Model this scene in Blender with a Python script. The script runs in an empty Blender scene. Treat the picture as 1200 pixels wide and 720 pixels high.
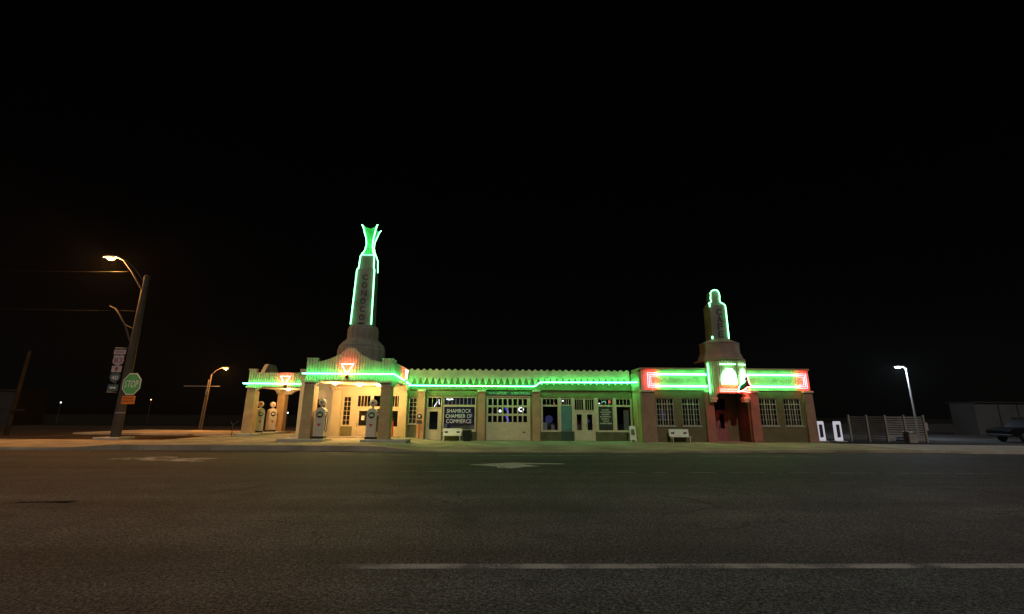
import bpy, math, random
from mathutils import Matrix, Vector
random.seed(7)
PI = math.pi
SC = bpy.context.scene
COL = SC.collection

# ------------------------------------------------------------------ materials
def new_mat(name):
    m = bpy.data.materials.new(name); m.use_nodes = True
    nt = m.node_tree
    return m, nt, nt.nodes, nt.links, nt.nodes['Principled BSDF']

def mat(name, col, rough=0.8, var=0.18, scale=3.0, bump=0.02, metal=0.0, fine=40.0, spec=0.3):
    """procedural surface: two noise scales vary the colour, a fine one makes the bump"""
    m, nt, N, L, P = new_mat(name)
    tc = N.new('ShaderNodeTexCoord')
    n1 = N.new('ShaderNodeTexNoise'); n1.inputs['Scale'].default_value = scale; n1.inputs['Detail'].default_value = 6
    n2 = N.new('ShaderNodeTexNoise'); n2.inputs['Scale'].default_value = fine; n2.inputs['Detail'].default_value = 4
    L.new(tc.outputs['Object'], n1.inputs['Vector']); L.new(tc.outputs['Object'], n2.inputs['Vector'])
    ad = N.new('ShaderNodeMath'); ad.operation = 'MULTIPLY_ADD'
    L.new(n2.outputs['Fac'], ad.inputs[0]); ad.inputs[1].default_value = 0.5; L.new(n1.outputs['Fac'], ad.inputs[2])
    mr = N.new('ShaderNodeMapRange'); L.new(ad.outputs[0], mr.inputs['Value'])
    mr.inputs['From Min'].default_value = 0.45; mr.inputs['From Max'].default_value = 1.05
    mr.inputs['To Min'].default_value = 1 - var * 1.6; mr.inputs['To Max'].default_value = 1 + var
    mx = N.new('ShaderNodeVectorMath'); mx.operation = 'SCALE'
    mx.inputs[0].default_value = col[:3]; L.new(mr.outputs[0], mx.inputs['Scale'])
    L.new(mx.outputs[0], P.inputs['Base Color'])
    P.inputs['Roughness'].default_value = rough; P.inputs['Metallic'].default_value = metal
    P.inputs['Specular IOR Level'].default_value = spec
    if bump:
        b = N.new('ShaderNodeBump'); b.inputs['Strength'].default_value = bump; b.inputs['Distance'].default_value = 0.02
        L.new(n2.outputs['Fac'], b.inputs['Height']); L.new(b.outputs[0], P.inputs['Normal'])
    return m

def brick_mat(name, c1, c2, mortar, sc=1.0):
    m, nt, N, L, P = new_mat(name)
    tc = N.new('ShaderNodeTexCoord'); sp = N.new('ShaderNodeSeparateXYZ'); L.new(tc.outputs['Object'], sp.inputs[0])
    ad = N.new('ShaderNodeMath'); L.new(sp.outputs['X'], ad.inputs[0]); L.new(sp.outputs['Y'], ad.inputs[1])
    cb = N.new('ShaderNodeCombineXYZ'); L.new(ad.outputs[0], cb.inputs['X']); L.new(sp.outputs['Z'], cb.inputs['Y'])
    br = N.new('ShaderNodeTexBrick'); L.new(cb.outputs[0], br.inputs['Vector'])
    br.inputs['Color1'].default_value = (*c1, 1); br.inputs['Color2'].default_value = (*c2, 1); br.inputs['Mortar'].default_value = (*mortar, 1)
    br.inputs['Scale'].default_value = sc; br.inputs['Brick Width'].default_value = 0.22; br.inputs['Row Height'].default_value = 0.075
    br.inputs['Mortar Size'].default_value = 0.008
    ns = N.new('ShaderNodeTexNoise'); ns.inputs['Scale'].default_value = 1.7; ns.inputs['Detail'].default_value = 5; L.new(tc.outputs['Object'], ns.inputs['Vector'])
    mr = N.new('ShaderNodeMapRange'); L.new(ns.outputs['Fac'], mr.inputs['Value']); mr.inputs['To Min'].default_value = 0.6; mr.inputs['To Max'].default_value = 1.35
    vm = N.new('ShaderNodeVectorMath'); vm.operation = 'SCALE'; L.new(br.outputs['Color'], vm.inputs[0]); L.new(mr.outputs[0], vm.inputs['Scale'])
    L.new(vm.outputs[0], P.inputs['Base Color']); P.inputs['Roughness'].default_value = 0.85
    b = N.new('ShaderNodeBump'); b.inputs['Strength'].default_value = 0.1; b.inputs['Distance'].default_value = 0.01
    L.new(br.outputs['Fac'], b.inputs['Height']); b.invert = True; L.new(b.outputs[0], P.inputs['Normal'])
    return m

def emit(name, col, s):
    m, nt, N, L, P = new_mat(name)
    P.inputs['Base Color'].default_value = (0.02, 0.02, 0.02, 1)
    P.inputs['Emission Color'].default_value = (*col, 1); P.inputs['Emission Strength'].default_value = s
    return m

def glass_mat(name, tint=(0.75, 0.78, 0.8)):
    m, nt, N, L, P = new_mat(name)
    N.remove(P); out = N['Material Output']
    tr = N.new('ShaderNodeBsdfTransparent'); tr.inputs['Color'].default_value = (*tint, 1)
    gl = N.new('ShaderNodeBsdfGlossy'); gl.inputs['Roughness'].default_value = 0.03
    fr = N.new('ShaderNodeFresnel'); fr.inputs['IOR'].default_value = 1.5
    mx = N.new('ShaderNodeMixShader'); L.new(fr.outputs[0], mx.inputs[0]); L.new(tr.outputs[0], mx.inputs[1]); L.new(gl.outputs[0], mx.inputs[2])
    L.new(mx.outputs[0], out.inputs['Surface'])
    return m

def road_mat(name):
    m, nt, N, L, P = new_mat(name)
    tc = N.new('ShaderNodeTexCoord'); sp = N.new('ShaderNodeSeparateXYZ'); L.new(tc.outputs['Object'], sp.inputs[0])
    def noise(sc, det=4, vec=None, rough=0.5):
        n = N.new('ShaderNodeTexNoise'); n.inputs['Scale'].default_value = sc; n.inputs['Detail'].default_value = det
        n.inputs['Roughness'].default_value = rough
        L.new(vec or tc.outputs['Object'], n.inputs['Vector']); return n.outputs['Fac']
    def rng(v, a, b, c, d):
        r = N.new('ShaderNodeMapRange'); L.new(v, r.inputs['Value'])
        for k, x in zip(('From Min', 'From Max', 'To Min', 'To Max'), (a, b, c, d)): r.inputs[k].default_value = x
        return r.outputs[0]
    def mth(op, a, b):
        n = N.new('ShaderNodeMath'); n.operation = op
        for i, x in enumerate((a, b)):
            if isinstance(x, (int, float)): n.inputs[i].default_value = x
            else: L.new(x, n.inputs[i])
        return n.outputs[0]
    def mixc(f, a, b):
        n = N.new('ShaderNodeMix'); n.data_type = 'RGBA'; L.new(f, n.inputs['Factor'])
        for k, x in ((6, a), (7, b)):
            if isinstance(x, tuple): n.inputs[k].default_value = (*x, 1)
            else: L.new(x, n.inputs[k])
        return n.outputs[2]
    mp = N.new('ShaderNodeMapping'); mp.inputs['Scale'].default_value = (0.05, 1.0, 1.0); L.new(tc.outputs['Object'], mp.inputs['Vector'])
    streak = noise(0.9, 5, mp.outputs[0])                       # wheel tracks run along the road
    blotch = noise(0.35, 5)
    patch = noise(1.3, 6)
    grit = noise(70, 3, None, 0.7)
    vo = N.new('ShaderNodeTexVoronoi'); vo.inputs['Scale'].default_value = 85; L.new(tc.outputs['Object'], vo.inputs['Vector'])
    vb = N.new('ShaderNodeTexVoronoi'); vb.inputs['Scale'].default_value = 34; L.new(tc.outputs['Object'], vb.inputs['Vector'])
    bright = mth('MAXIMUM', rng(vo.outputs['Color'], 0.80, 0.98, 0.0, 1.0), rng(vb.outputs['Color'], 0.86, 0.98, 0.0, 0.8))
    # chip seal shoulder: beyond the edge line towards the camera
    edge = mth('ADD', sp.outputs['Y'], rng(blotch, 0.3, 0.7, -0.05, 0.05))
    sh = rng(edge, 5.95, 5.75, 0.0, 1.0)
    ex = mth('ADD', sp.outputs['X'], rng(patch, 0.2, 0.8, -0.45, 0.45))
    sh = mth('MULTIPLY', sh, rng(ex, -1.9, -1.1, 0.0, 1.0))
    base = mixc(rng(blotch, 0.3, 0.7, 0.0, 1.0), (0.097, 0.081, 0.081), (0.146, 0.122, 0.120))
    far_dim = rng(mth('ADD', sp.outputs['Y'], rng(blotch, 0.3, 0.7, -0.5, 0.5)), 10.5, 15.5, 0.0, 1.0)   # light falling off with distance, put into the asphalt colour
    base = mixc(far_dim, base, (0.060, 0.051, 0.051))
    base = mixc(sh, base, (0.108, 0.107, 0.110))
    f = mth('MULTIPLY', rng(streak, 0.3, 0.7, 0.72, 1.22), rng(patch, 0.3, 0.7, 0.85, 1.12))
    grit2 = noise(26, 3, None, 0.7)
    gr = mth('MULTIPLY', rng(grit, 0.35, 0.65, 0.1, 1.9), rng(grit2, 0.36, 0.64, 0.25, 1.75))
    f = mth('MULTIPLY', f, gr)
    vm = N.new('ShaderNodeVectorMath'); vm.operation = 'SCALE'; L.new(base, vm.inputs[0]); L.new(f, vm.inputs['Scale'])
    wv = N.new('ShaderNodeTexNoise'); wv.inputs['Scale'].default_value = 1.6; wv.inputs['Detail'].default_value = 4; L.new(tc.outputs['Object'], wv.inputs['Vector'])
    wm = N.new('ShaderNodeVectorMath'); wm.operation = 'MULTIPLY_ADD'; L.new(wv.outputs['Color'], wm.inputs[0]); wm.inputs[1].default_value = (0.9, 0.9, 0); L.new(tc.outputs['Object'], wm.inputs[2])
    ve = N.new('ShaderNodeTexVoronoi'); ve.feature = 'DISTANCE_TO_EDGE'; ve.inputs['Scale'].default_value = 0.30; L.new(wm.outputs[0], ve.inputs['Vector'])
    crack = mth('MULTIPLY', rng(ve.outputs['Distance'], 0.003, 0.009, 1.0, 0.0), rng(blotch, 0.46, 0.56, 0.0, 0.65))
    stain = mth('MAXIMUM', rng(noise(0.8, 6, None, 0.6), 0.55, 0.68, 0.0, 0.42), rng(noise(0.16, 3, None, 0.5), 0.52, 0.60, 0.0, 0.30))
    dk = mth('MAXIMUM', crack, stain)
    chips = mth('MULTIPLY', bright, rng(sh, 0, 1, 0.22, 0.75))
    colr = mixc(chips, vm.outputs[0], (0.45, 0.43, 0.40))
    colr = mixc(dk, colr, (0.035, 0.033, 0.032))
    L.new(colr, P.inputs['Base Color'])
    P.inputs['Roughness'].default_value = 0.82; P.inputs['Specular IOR Level'].default_value = 0.25
    b = N.new('ShaderNodeBump'); b.inputs['Strength'].default_value = 0.7; b.inputs['Distance'].default_value = 0.012
    L.new(mth('ADD', vo.outputs['Distance'], grit), b.inputs['Height']); L.new(b.outputs[0], P.inputs['Normal'])
    return m

def paint_mat(name, col=(0.55, 0.55, 0.53), wear=0.5, sc=30, line=None):
    """worn road paint: the asphalt below shows through the flecks. line = (y0, slope, half width, x start) of a stripe"""
    m, nt, N, L, P = new_mat(name)
    tc = N.new('ShaderNodeTexCoord')
    def noise(s_, d, r):
        n = N.new('ShaderNodeTexNoise'); n.inputs['Scale'].default_value = s_; n.inputs['Detail'].default_value = d; n.inputs['Roughness'].default_value = r
        L.new(tc.outputs['Object'], n.inputs['Vector']); return n.outputs['Fac']
    def mth(op, a, b=0.0, c=0.0):
        n = N.new('ShaderNodeMath'); n.operation = op
        for i, x in enumerate((a, b, c)):
            if isinstance(x, (int, float)): n.inputs[i].default_value = x
            else: L.new(x, n.inputs[i])
        return n.outputs[0]
    def rng(v, a, b, c, d):
        r = N.new('ShaderNodeMapRange'); L.new(v, r.inputs['Value'])
        for k, x in zip(('From Min', 'From Max', 'To Min', 'To Max'), (a, b, c, d)): r.inputs[k].default_value = x
        return r.outputs[0]
    n1 = noise(sc, 5, 0.75); n2 = noise(2.0, 3, 0.5)
    fac = rng(mth('ADD', n1, n2), 0.55 + wear * 0.45, 0.95 + wear * 0.45, 0.0, 1.0)
    if line:
        y0, sl, hw, xs = line
        sp = N.new('ShaderNodeSeparateXYZ'); L.new(tc.outputs['Object'], sp.inputs[0])
        d = mth('ABSOLUTE', mth('SUBTRACT', mth('MULTIPLY_ADD', sp.outputs['X'], -sl, sp.outputs['Y']), y0))
        d = mth('ADD', d, mth('MULTIPLY', mth('SUBTRACT', n1, 0.5), 0.12))
        fac = mth('MULTIPLY', fac, rng(d, hw - 0.02, hw + 0.03, 1.0, 0.0))
        fac = mth('MULTIPLY', fac, rng(mth('ADD', sp.outputs['X'], mth('MULTIPLY', n2, 0.8)), xs, xs + 0.9, 0.0, 1.0))
    vm = N.new('ShaderNodeVectorMath'); vm.operation = 'SCALE'; vm.inputs[0].default_value = col; L.new(rng(noise(60, 2, 0.6), 0.3, 0.7, 0.55, 1.3), vm.inputs['Scale'])
    L.new(vm.outputs[0], P.inputs['Base Color']); P.inputs['Roughness'].default_value = 0.8
    tr = N.new('ShaderNodeBsdfTransparent'); mx = N.new('ShaderNodeMixShader')
    L.new(fac, mx.inputs[0]); L.new(tr.outputs[0], mx.inputs[1]); L.new(P.outputs[0], mx.inputs[2]); L.new(mx.outputs[0], N['Material Output'].inputs['Surface'])
    return m

M = {}
M['cream'] = mat('cream_stucco', (0.56, 0.47, 0.31), 0.85, 0.24, 1.6)
M['cream_trim'] = mat('cream_trim', (0.62, 0.53, 0.36), 0.7, 0.1, 2.0)
M['tower'] = mat('dimmed_tower_stucco', (0.225, 0.205, 0.16), 0.85, 0.28, 1.1)  # same tan stucco as the parapets; the tower's dimmer light is in the colour
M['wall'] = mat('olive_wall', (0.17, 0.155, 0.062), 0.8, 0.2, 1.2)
M['cafe_wall'] = mat('cafe_wall_brick', (0.15, 0.125, 0.06), 0.85, 0.18, 1.4)
M['dado'] = mat('olive_dado_tile', (0.11, 0.115, 0.045), 0.5, 0.25, 2.5)
M['teal'] = mat('teal_board', (0.09, 0.22, 0.19), 0.6, 0.12, 2.0)
M['dkgreen'] = mat('dark_green_board', (0.035, 0.07, 0.045), 0.6, 0.2, 2.0)
M['pil'] = brick_mat('tan_brick', (0.46, 0.29, 0.135), (0.40, 0.255, 0.12), (0.48, 0.35, 0.20))
M['cafepil'] = brick_mat('brown_brick', (0.33, 0.19, 0.115), (0.28, 0.165, 0.10), (0.34, 0.22, 0.15))
M['crownlit'] = mat('green_lit_crown', (0.10, 0.42, 0.15), 0.6, 0.12, 2.0)  # stucco crown; the green neon glow is put into its colour
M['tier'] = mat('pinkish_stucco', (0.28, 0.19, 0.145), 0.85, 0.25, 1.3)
M['redlitpil'] = brick_mat('red_lit_brick', (0.37, 0.135, 0.09), (0.31, 0.12, 0.08), (0.36, 0.18, 0.12))  # entrance brick with the red neon light put into its colour
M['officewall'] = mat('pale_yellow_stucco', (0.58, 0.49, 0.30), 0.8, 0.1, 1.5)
M['frame'] = mat('cream_painted_wood', (0.58, 0.49, 0.31), 0.6, 0.1, 4.0, 0.05)
M['wframe'] = mat('grey_steel_sash', (0.36, 0.35, 0.27), 0.5, 0.1, 4.0, 0.05)
M['reddoor'] = mat('red_brown_door', (0.26, 0.11, 0.10), 0.6, 0.12, 4.0, 0.05)
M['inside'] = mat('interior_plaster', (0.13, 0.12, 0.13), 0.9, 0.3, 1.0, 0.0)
M['glass'] = glass_mat('window_glass')
M['letter'] = mat('dark_metal_letter', (0.035, 0.033, 0.03), 0.6, 0.1)
M['letter_white'] = mat('white_lettering', (0.72, 0.74, 0.72), 0.6, 0.05)
M['black'] = mat('black_rubber', (0.02, 0.02, 0.02), 0.6, 0.2)
M['darkmetal'] = mat('dark_metal', (0.05, 0.05, 0.05), 0.5, 0.2, 3, 0.05)
M['white'] = mat('white_enamel', (0.52, 0.45, 0.37), 0.45, 0.08, 3.0, 0.03)
M['benchwhite'] = mat('white_bench_paint', (0.72, 0.72, 0.62), 0.6, 0.06, 4.0, 0.03)
M['red'] = mat('red_enamel', (0.45, 0.05, 0.03), 0.5, 0.1, 3, 0.03)
M['concrete'] = mat('concrete', (0.35, 0.29, 0.20), 0.9, 0.34, 0.6, 0.12, fine=18, spec=0.05)
M['kerb'] = mat('kerb_concrete', (0.42, 0.38, 0.31), 0.9, 0.22, 1.2, 0.12, fine=22, spec=0.05)
M['dirt'] = mat('dry_ground', (0.055, 0.04, 0.027), 0.95, 0.35, 0.25, 0.3, fine=8, spec=0.0)
M['darkdirt'] = mat('dark_field', (0.02, 0.017, 0.012), 0.95, 0.35, 0.25, 0.3, fine=8, spec=0.0)
M['lot'] = mat('lot_asphalt', (0.06, 0.058, 0.055), 0.9, 0.3, 0.5, 0.3, fine=25, spec=0.0)
M['polemetal'] = mat('weathered_pole', (0.06, 0.048, 0.038), 0.75, 0.25, 1.5)
M['wood'] = mat('old_pole_wood', (0.022, 0.018, 0.014), 0.9, 0.3, 2.5, spec=0.0)
M['galv'] = mat('galvanised_steel', (0.22, 0.21, 0.20), 0.5, 0.15, 3, 0.05, metal=0.3)
M['fence'] = mat('grey_fence_board', (0.28, 0.26, 0.225), 0.85, 0.3, 1.5)
M['fenceshade'] = mat('shaded_fence_board', (0.07, 0.062, 0.055), 0.85, 0.3, 1.5)  # same fence boards; the shade on the left panels is in the colour
M['fencepost'] = mat('fence_post', (0.30, 0.27, 0.22), 0.8, 0.2, 2)
M['pale_shed'] = mat('dimmed_shed_metal', (0.055, 0.054, 0.048), 0.7, 0.2, 0.6)  # white shed walls; the weak light on them is put into this grey
M['dark_bld'] = mat('dark_building', (0.022, 0.019, 0.016), 0.85, 0.25, 0.4)
M['signgreenlit'] = mat('green_lit_sign_sheet', (0.12, 0.42, 0.13), 0.45, 0.12, 2.0, 0.0)  # red stop face; the green light on it is put into the colour
M['signorange'] = mat('orange_sign_sheet', (0.72, 0.20, 0.03), 0.5, 0.1, 2.0, 0.0)
M['signpink'] = mat('pale_sign_sheet', (0.42, 0.33, 0.33), 0.5, 0.1, 2.0, 0.0)
M['signteal'] = mat('teal_sign_sheet', (0.075, 0.12, 0.11), 0.5, 0.1, 2.0, 0.0)
M['signwhite'] = mat('white_sign_sheet', (0.75, 0.74, 0.70), 0.5, 0.06, 2.0, 0.0)
M['signred'] = mat('maroon_sign_ink', (0.16, 0.03, 0.04), 0.5, 0.1)
M['chalk'] = mat('faded_sign_text', (0.50, 0.47, 0.36), 0.8, 0.25, 8)
M['bin'] = mat('dark_green_bin', (0.012, 0.018, 0.013), 0.6, 0.2)
M['carpaint'] = mat('black_car_paint', (0.006, 0.006, 0.007), 0.35, 0.1, 2, 0.0, spec=0.3)
M['fishgreen'] = mat('green_sign_metal', (0.07, 0.34, 0.11), 0.5, 0.1)
M['maroon'] = mat('maroon_sign_metal', (0.13, 0.025, 0.02), 0.5, 0.1)
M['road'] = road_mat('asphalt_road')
M['paint'] = paint_mat('worn_white_paint', (0.46, 0.44, 0.42), 0.30, 34, (5.845, -0.0078, 0.085, -1.6))
M['paint_old'] = paint_mat('very_worn_paint', (0.36, 0.33, 0.30), 0.42, 9)
M['paint_arrow'] = paint_mat('arrow_paint', (0.42, 0.41, 0.36), 0.0, 14)
M['tar'] = mat('tar_patch', (0.022, 0.021, 0.02), 0.95, 0.2, 5, spec=0.0)
M['ngreen'] = emit('green_neon', (0.05, 1.0, 0.22), 52.0)
M['ntower'] = emit('green_tower_neon', (0.16, 1.0, 0.36), 11.0)
M['ncrown'] = emit('green_crown_neon', (0.10, 1.0, 0.28), 26.0)
M['ncafe'] = emit('green_cafe_neon', (0.08, 1.0, 0.24), 23.0)
M['ngreen_hot'] = emit('green_neon_bright', (0.25, 1.0, 0.42), 13.0)
M['nred'] = emit('red_neon', (1.0, 0.05, 0.06), 32.0)
M['nredhot'] = emit('red_entrance_neon', (1.0, 0.045, 0.04), 34.0)
M['ntri'] = emit('red_triangle_neon', (1.0, 0.07, 0.075), 62.0)
M['npink'] = emit('pink_neon', (1.0, 0.12, 0.10), 26.0)
M['warm'] = emit('warm_lamp_glass', (1.0, 0.66, 0.30), 30.0)
M['sodium'] = emit('sodium_lamp', (1.0, 0.40, 0.09), 9.0)
M['cool'] = emit('cool_led_lamp', (0.72, 0.84, 1.0), 20.0)
M['coolsmall'] = emit('small_white_lamp', (0.9, 0.95, 1.0), 5.0)
M['orangesmall'] = emit('small_orange_lamp', (1.0, 0.5, 0.2), 3.0)
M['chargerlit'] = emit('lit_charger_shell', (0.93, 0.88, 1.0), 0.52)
M['nblue'] = emit('blue_neon', (0.06, 0.05, 1.0), 1.6)
M['nviolet'] = emit('violet_screen', (0.20, 0.18, 0.60), 0.17)
M['nnavy'] = emit('navy_fill_panel', (0.16, 0.18, 0.42), 0.07)
M['nsign_green'] = emit('small_green_neon', (0.2, 1.0, 0.6), 1.0)
M['nsign_red'] = emit('small_red_neon', (1.0, 0.12, 0.10), 1.6)

# ------------------------------------------------------------------ mesh helpers
class MB:
    def __init__(s): s.v = []; s.f = []; s.sm = []
    def add(s, vs, fs, smooth=False):
        n = len(s.v); s.v += [tuple(v) for v in vs]
        for f in fs: s.f.append(tuple(i + n for i in f)); s.sm.append(smooth)
        return s
    def box(s, x0, x1, y0, y1, z0, z1, bev=0.0):
        if bev:
            b = bev
            ring = lambda z, i: [(x0 + i, y0 + b), (x0 + b, y0 + i), (x1 - b, y0 + i), (x1 - i, y0 + b), (x1 - i, y1 - b), (x1 - b, y1 - i), (x0 + b, y1 - i), (x0 + i, y1 - b)]
            rows = []
            for z, i in ((z0, b), (z0 + b, 0), (z1 - b, 0), (z1, b)):
                rows.append([(x, y, z) for x, y in ring(z, i if i == 0 else b * 0.7)])
            return s.loft(rows, True)
        v = [(x0, y0, z0), (x1, y0, z0), (x1, y1, z0), (x0, y1, z0), (x0, y0, z1), (x1, y0, z1), (x1, y1, z1), (x0, y1, z1)]
        return s.add(v, [(3, 2, 1, 0), (4, 5, 6, 7), (0, 1, 5, 4), (1, 2, 6, 5), (2, 3, 7, 6), (3, 0, 4, 7)])
    def loft(s, rows, caps=True, smooth=False):
        n = len(rows[0]); vs = [p for r in rows for p in r]; fs = []
        for i in range(len(rows) - 1):
            for j in range(n):
                k = (j + 1) % n
                fs.append((i * n + j, i * n + k, (i + 1) * n + k, (i + 1) * n + j))
        s.add(vs, fs, smooth)
        if caps:
            s.add(rows[0], [tuple(reversed(range(n)))]); s.add(rows[-1], [tuple(range(n))])
        return s
    def prism_xz(s, poly, y0, y1):       # outline in x,z extruded along y
        return s.loft([[(x, y0, z) for x, z in poly], [(x, y1, z) for x, z in poly]], True)
    def prism_xy(s, poly, z0, z1):
        return s.loft([[(x, y, z0) for x, y in poly], [(x, y, z1) for x, y in poly]], True)
    def prism_yz(s, poly, x0, x1):
        return s.loft([[(x0, y, z) for y, z in poly], [(x1, y, z) for y, z in poly]], True)
    def tube(s, pts, r, n=6, closed=False):
        pts = [Vector(p) for p in pts]; rows = []; m = len(pts)
        prev = None
        for i, p in enumerate(pts):
            if closed: d = (pts[(i + 1) % m] - pts[i - 1])
            else: d = pts[min(i + 1, m - 1)] - pts[max(i - 1, 0)]
            d.normalize()
            ref = prev if prev is not None else (Vector((0, 0, 1)) if abs(d.z) < 0.9 else Vector((0, 1, 0)))
            a = (ref - d * ref.dot(d))
            if a.length < 1e-4: a = Vector((1, 0, 0)) - d * d.x
            a.normalize(); prev = a; b = d.cross(a)
            rr = r[i] if isinstance(r, (list, tuple)) else r
            rows.append([tuple(p + (a * math.cos(t) + b * math.sin(t)) * rr) for t in [2 * PI * k / n for k in range(n)]])
        if closed: rows.append(rows[0])
        return s.loft(rows, not closed, True)
    def lathe(s, prof, c, n=20, axis='z', smooth=True):   # prof: (radius, height)
        rows = []
        for r, h in prof:
            ring = []
            for k in range(n):
                t = 2 * PI * k / n; a, b = r * math.cos(t), r * math.sin(t)
                ring.append((c[0] + a, c[1] + b, c[2] + h) if axis == 'z' else ((c[0] + a, c[1] + h, c[2] + b) if axis == 'y' else (c[0] + h, c[1] + a, c[2] + b)))
            rows.append(ring)
        return s.loft(rows, True, smooth)
    def strip(s, front, back, zb, zt):   # upright sheet with thickness along a plan path
        n = len(front); vs = []
        for i in range(n):
            vs += [(*front[i], zb[i]), (*front[i], zt[i]), (*back[i], zt[i]), (*back[i], zb[i])]
        fs = []
        for i in range(n - 1):
            a = 4 * i; b = a + 4
            fs += [(a, b, b + 1, a + 1), (a + 1, b + 1, b + 2, a + 2), (a + 2, b + 2, b + 3, a + 3), (a + 3, b + 3, b, a)]
        fs += [(0, 1, 2, 3), (4 * n - 1, 4 * n - 2, 4 * n - 3, 4 * n - 4)]
        return s.add(vs, fs)
    def ribs(s, A, B, nrm, zb, zt, pitch=0.14, depth=0.05, thick=0.18):
        """fluted panel from plan point A to B; zb, zt are functions of distance along it"""
        A = Vector(A); B = Vector(B); Ln = (B - A).length; d = (B - A) / Ln; nv = Vector(nrm).normalized()
        k = max(1, round(Ln / pitch)); p = Ln / k; F = []; K = []; zbs = []; zts = []
        for i in range(k):
            for t, o in ((0.0, 0), (0.42, 0), (0.5, 1), (0.92, 1)):
                u = (i + t) * p; q = A + d * u + nv * (depth * o); F.append(tuple(q)); K.append(tuple(A + d * u - nv * thick))
                zbs.append(zb(u)); zts.append(zt(u))
        F.append(tuple(B)); K.append(tuple(B - nv * thick)); zbs.append(zb(Ln)); zts.append(zt(Ln))
        return s.strip(F, K, zbs, zts)
    def build(s, name, m, parent=None, local=False):
        me = bpy.data.meshes.new(name)
        off = Vector((0, 0, 0))
        if parent is not None and not local:
            r = parent
            while r.parent is not None: r = r.parent
            off = r.location
        me.from_pydata([(x - off[0], y - off[1], z - off[2]) for x, y, z in s.v], [], s.f)
        me.polygons.foreach_set('use_smooth', s.sm)
        me.update()
        me.materials.append(m)
        import bmesh
        bm = bmesh.new(); bm.from_mesh(me); bmesh.ops.recalc_face_normals(bm, faces=bm.faces); bm.to_mesh(me); bm.free()
        o = bpy.data.objects.new(name, me); COL.objects.link(o)
        if parent is not None: o.parent = parent
        return o

def tag(o, label, cat, group=None):
    o['label'] = label; o['category'] = cat
    if group: o['group'] = group
    return o
def thing(name, loc, label, cat, group=None, rz=0.0):
    o = bpy.data.objects.new(name, None); COL.objects.link(o); o.location = loc; o.rotation_euler = (0, 0, rz); o.empty_display_size = 0.2
    return tag(o, label, cat, group)
def kind(o, k): o['kind'] = k; return o
def dup(root, loc, label, rz=None, group=None):
    r = root.copy(); COL.objects.link(r); r.location = loc; r['label'] = label
    if rz is not None: r.rotation_euler = (0, 0, rz)
    if group: r['group'] = group
    for ch in list(root.children):
        c = ch.copy(); COL.objects.link(c); c.parent = r
        for g in list(ch.children):
            d = g.copy(); COL.objects.link(d); d.parent = c
    return r

def text_mb(txt, size, cx, cz, y, depth=0.02, width=None, mb=None, nrm='-y'):
    """solid lettering standing in the x,z plane, centred on cx, cz, its face at y"""
    cu = bpy.data.curves.new('lettering_curve', 'FONT'); cu.body = txt; cu.size = 1.0; cu.align_x = 'CENTER'; cu.extrude = 0.5; cu.resolution_u = 3
    ob = bpy.data.objects.new('lettering_tmp', cu); COL.objects.link(ob)
    dg = bpy.context.evaluated_depsgraph_get(); me = ob.evaluated_get(dg).to_mesh()
    V = [v.co.copy() for v in me.vertices]; Fc = [tuple(p.vertices) for p in me.polygons]
    ob.evaluated_get(dg).to_mesh_clear(); bpy.data.objects.remove(ob); bpy.data.curves.remove(cu)
    xs = [v.x for v in V]; zs = [v.y for v in V]
    w = max(xs) - min(xs); h = max(zs) - min(zs)
    sz = size / h; sx = (width / w) if width else sz
    mx = (max(xs) + min(xs)) / 2; mz = (max(zs) + min(zs)) / 2
    mb = mb or MB()
    mb.add([(cx + (v.x - mx) * sx, y - v.z * depth, cz + (v.y - mz) * sz) for v in V], Fc)
    return mb

def wall_holes(mb, x0, x1, z0, z1, holes, y0, y1):
    """wall slab between y0 (front) and y1 with rectangular openings (hx0,hx1,hz0,hz1)"""
    xs = sorted({x0, x1, *[h[0] for h in holes], *[h[1] for h in holes]}); zs = sorted({z0, z1, *[h[2] for h in holes], *[h[3] for h in holes]})
    xs = [x for x in xs if x0 <= x <= x1]; zs = [z for z in zs if z0 <= z <= z1]
    def solid(i, j):
        if i < 0 or j < 0 or i >= len(xs) - 1 or j >= len(zs) - 1: return False
        cx, cz = (xs[i] + xs[i + 1]) / 2, (zs[j] + zs[j + 1]) / 2
        return not any(h[0] < cx < h[1] and h[2] < cz < h[3] for h in holes)
    for i in range(len(xs) - 1):
        for j in range(len(zs) - 1):
            if not solid(i, j): continue
            a, b, c, d = xs[i], xs[i + 1], zs[j], zs[j + 1]
            mb.add([(a, y0, c), (b, y0, c), (b, y0, d), (a, y0, d)], [(0, 1, 2, 3)])
            mb.add([(a, y1, c), (b, y1, c), (b, y1, d), (a, y1, d)], [(3, 2, 1, 0)])
            if not solid(i - 1, j): mb.add([(a, y0, c), (a, y1, c), (a, y1, d), (a, y0, d)], [(0, 3, 2, 1)])
            if not solid(i + 1, j): mb.add([(b, y0, c), (b, y1, c), (b, y1, d), (b, y0, d)], [(0, 1, 2, 3)])
            if not solid(i, j - 1): mb.add([(a, y0, c), (b, y0, c), (b, y1, c), (a, y1, c)], [(3, 2, 1, 0)])
            if not solid(i, j + 1): mb.add([(a, y0, d), (b, y0, d), (b, y1, d), (a, y1, d)], [(0, 1, 2, 3)])
    return mb

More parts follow.
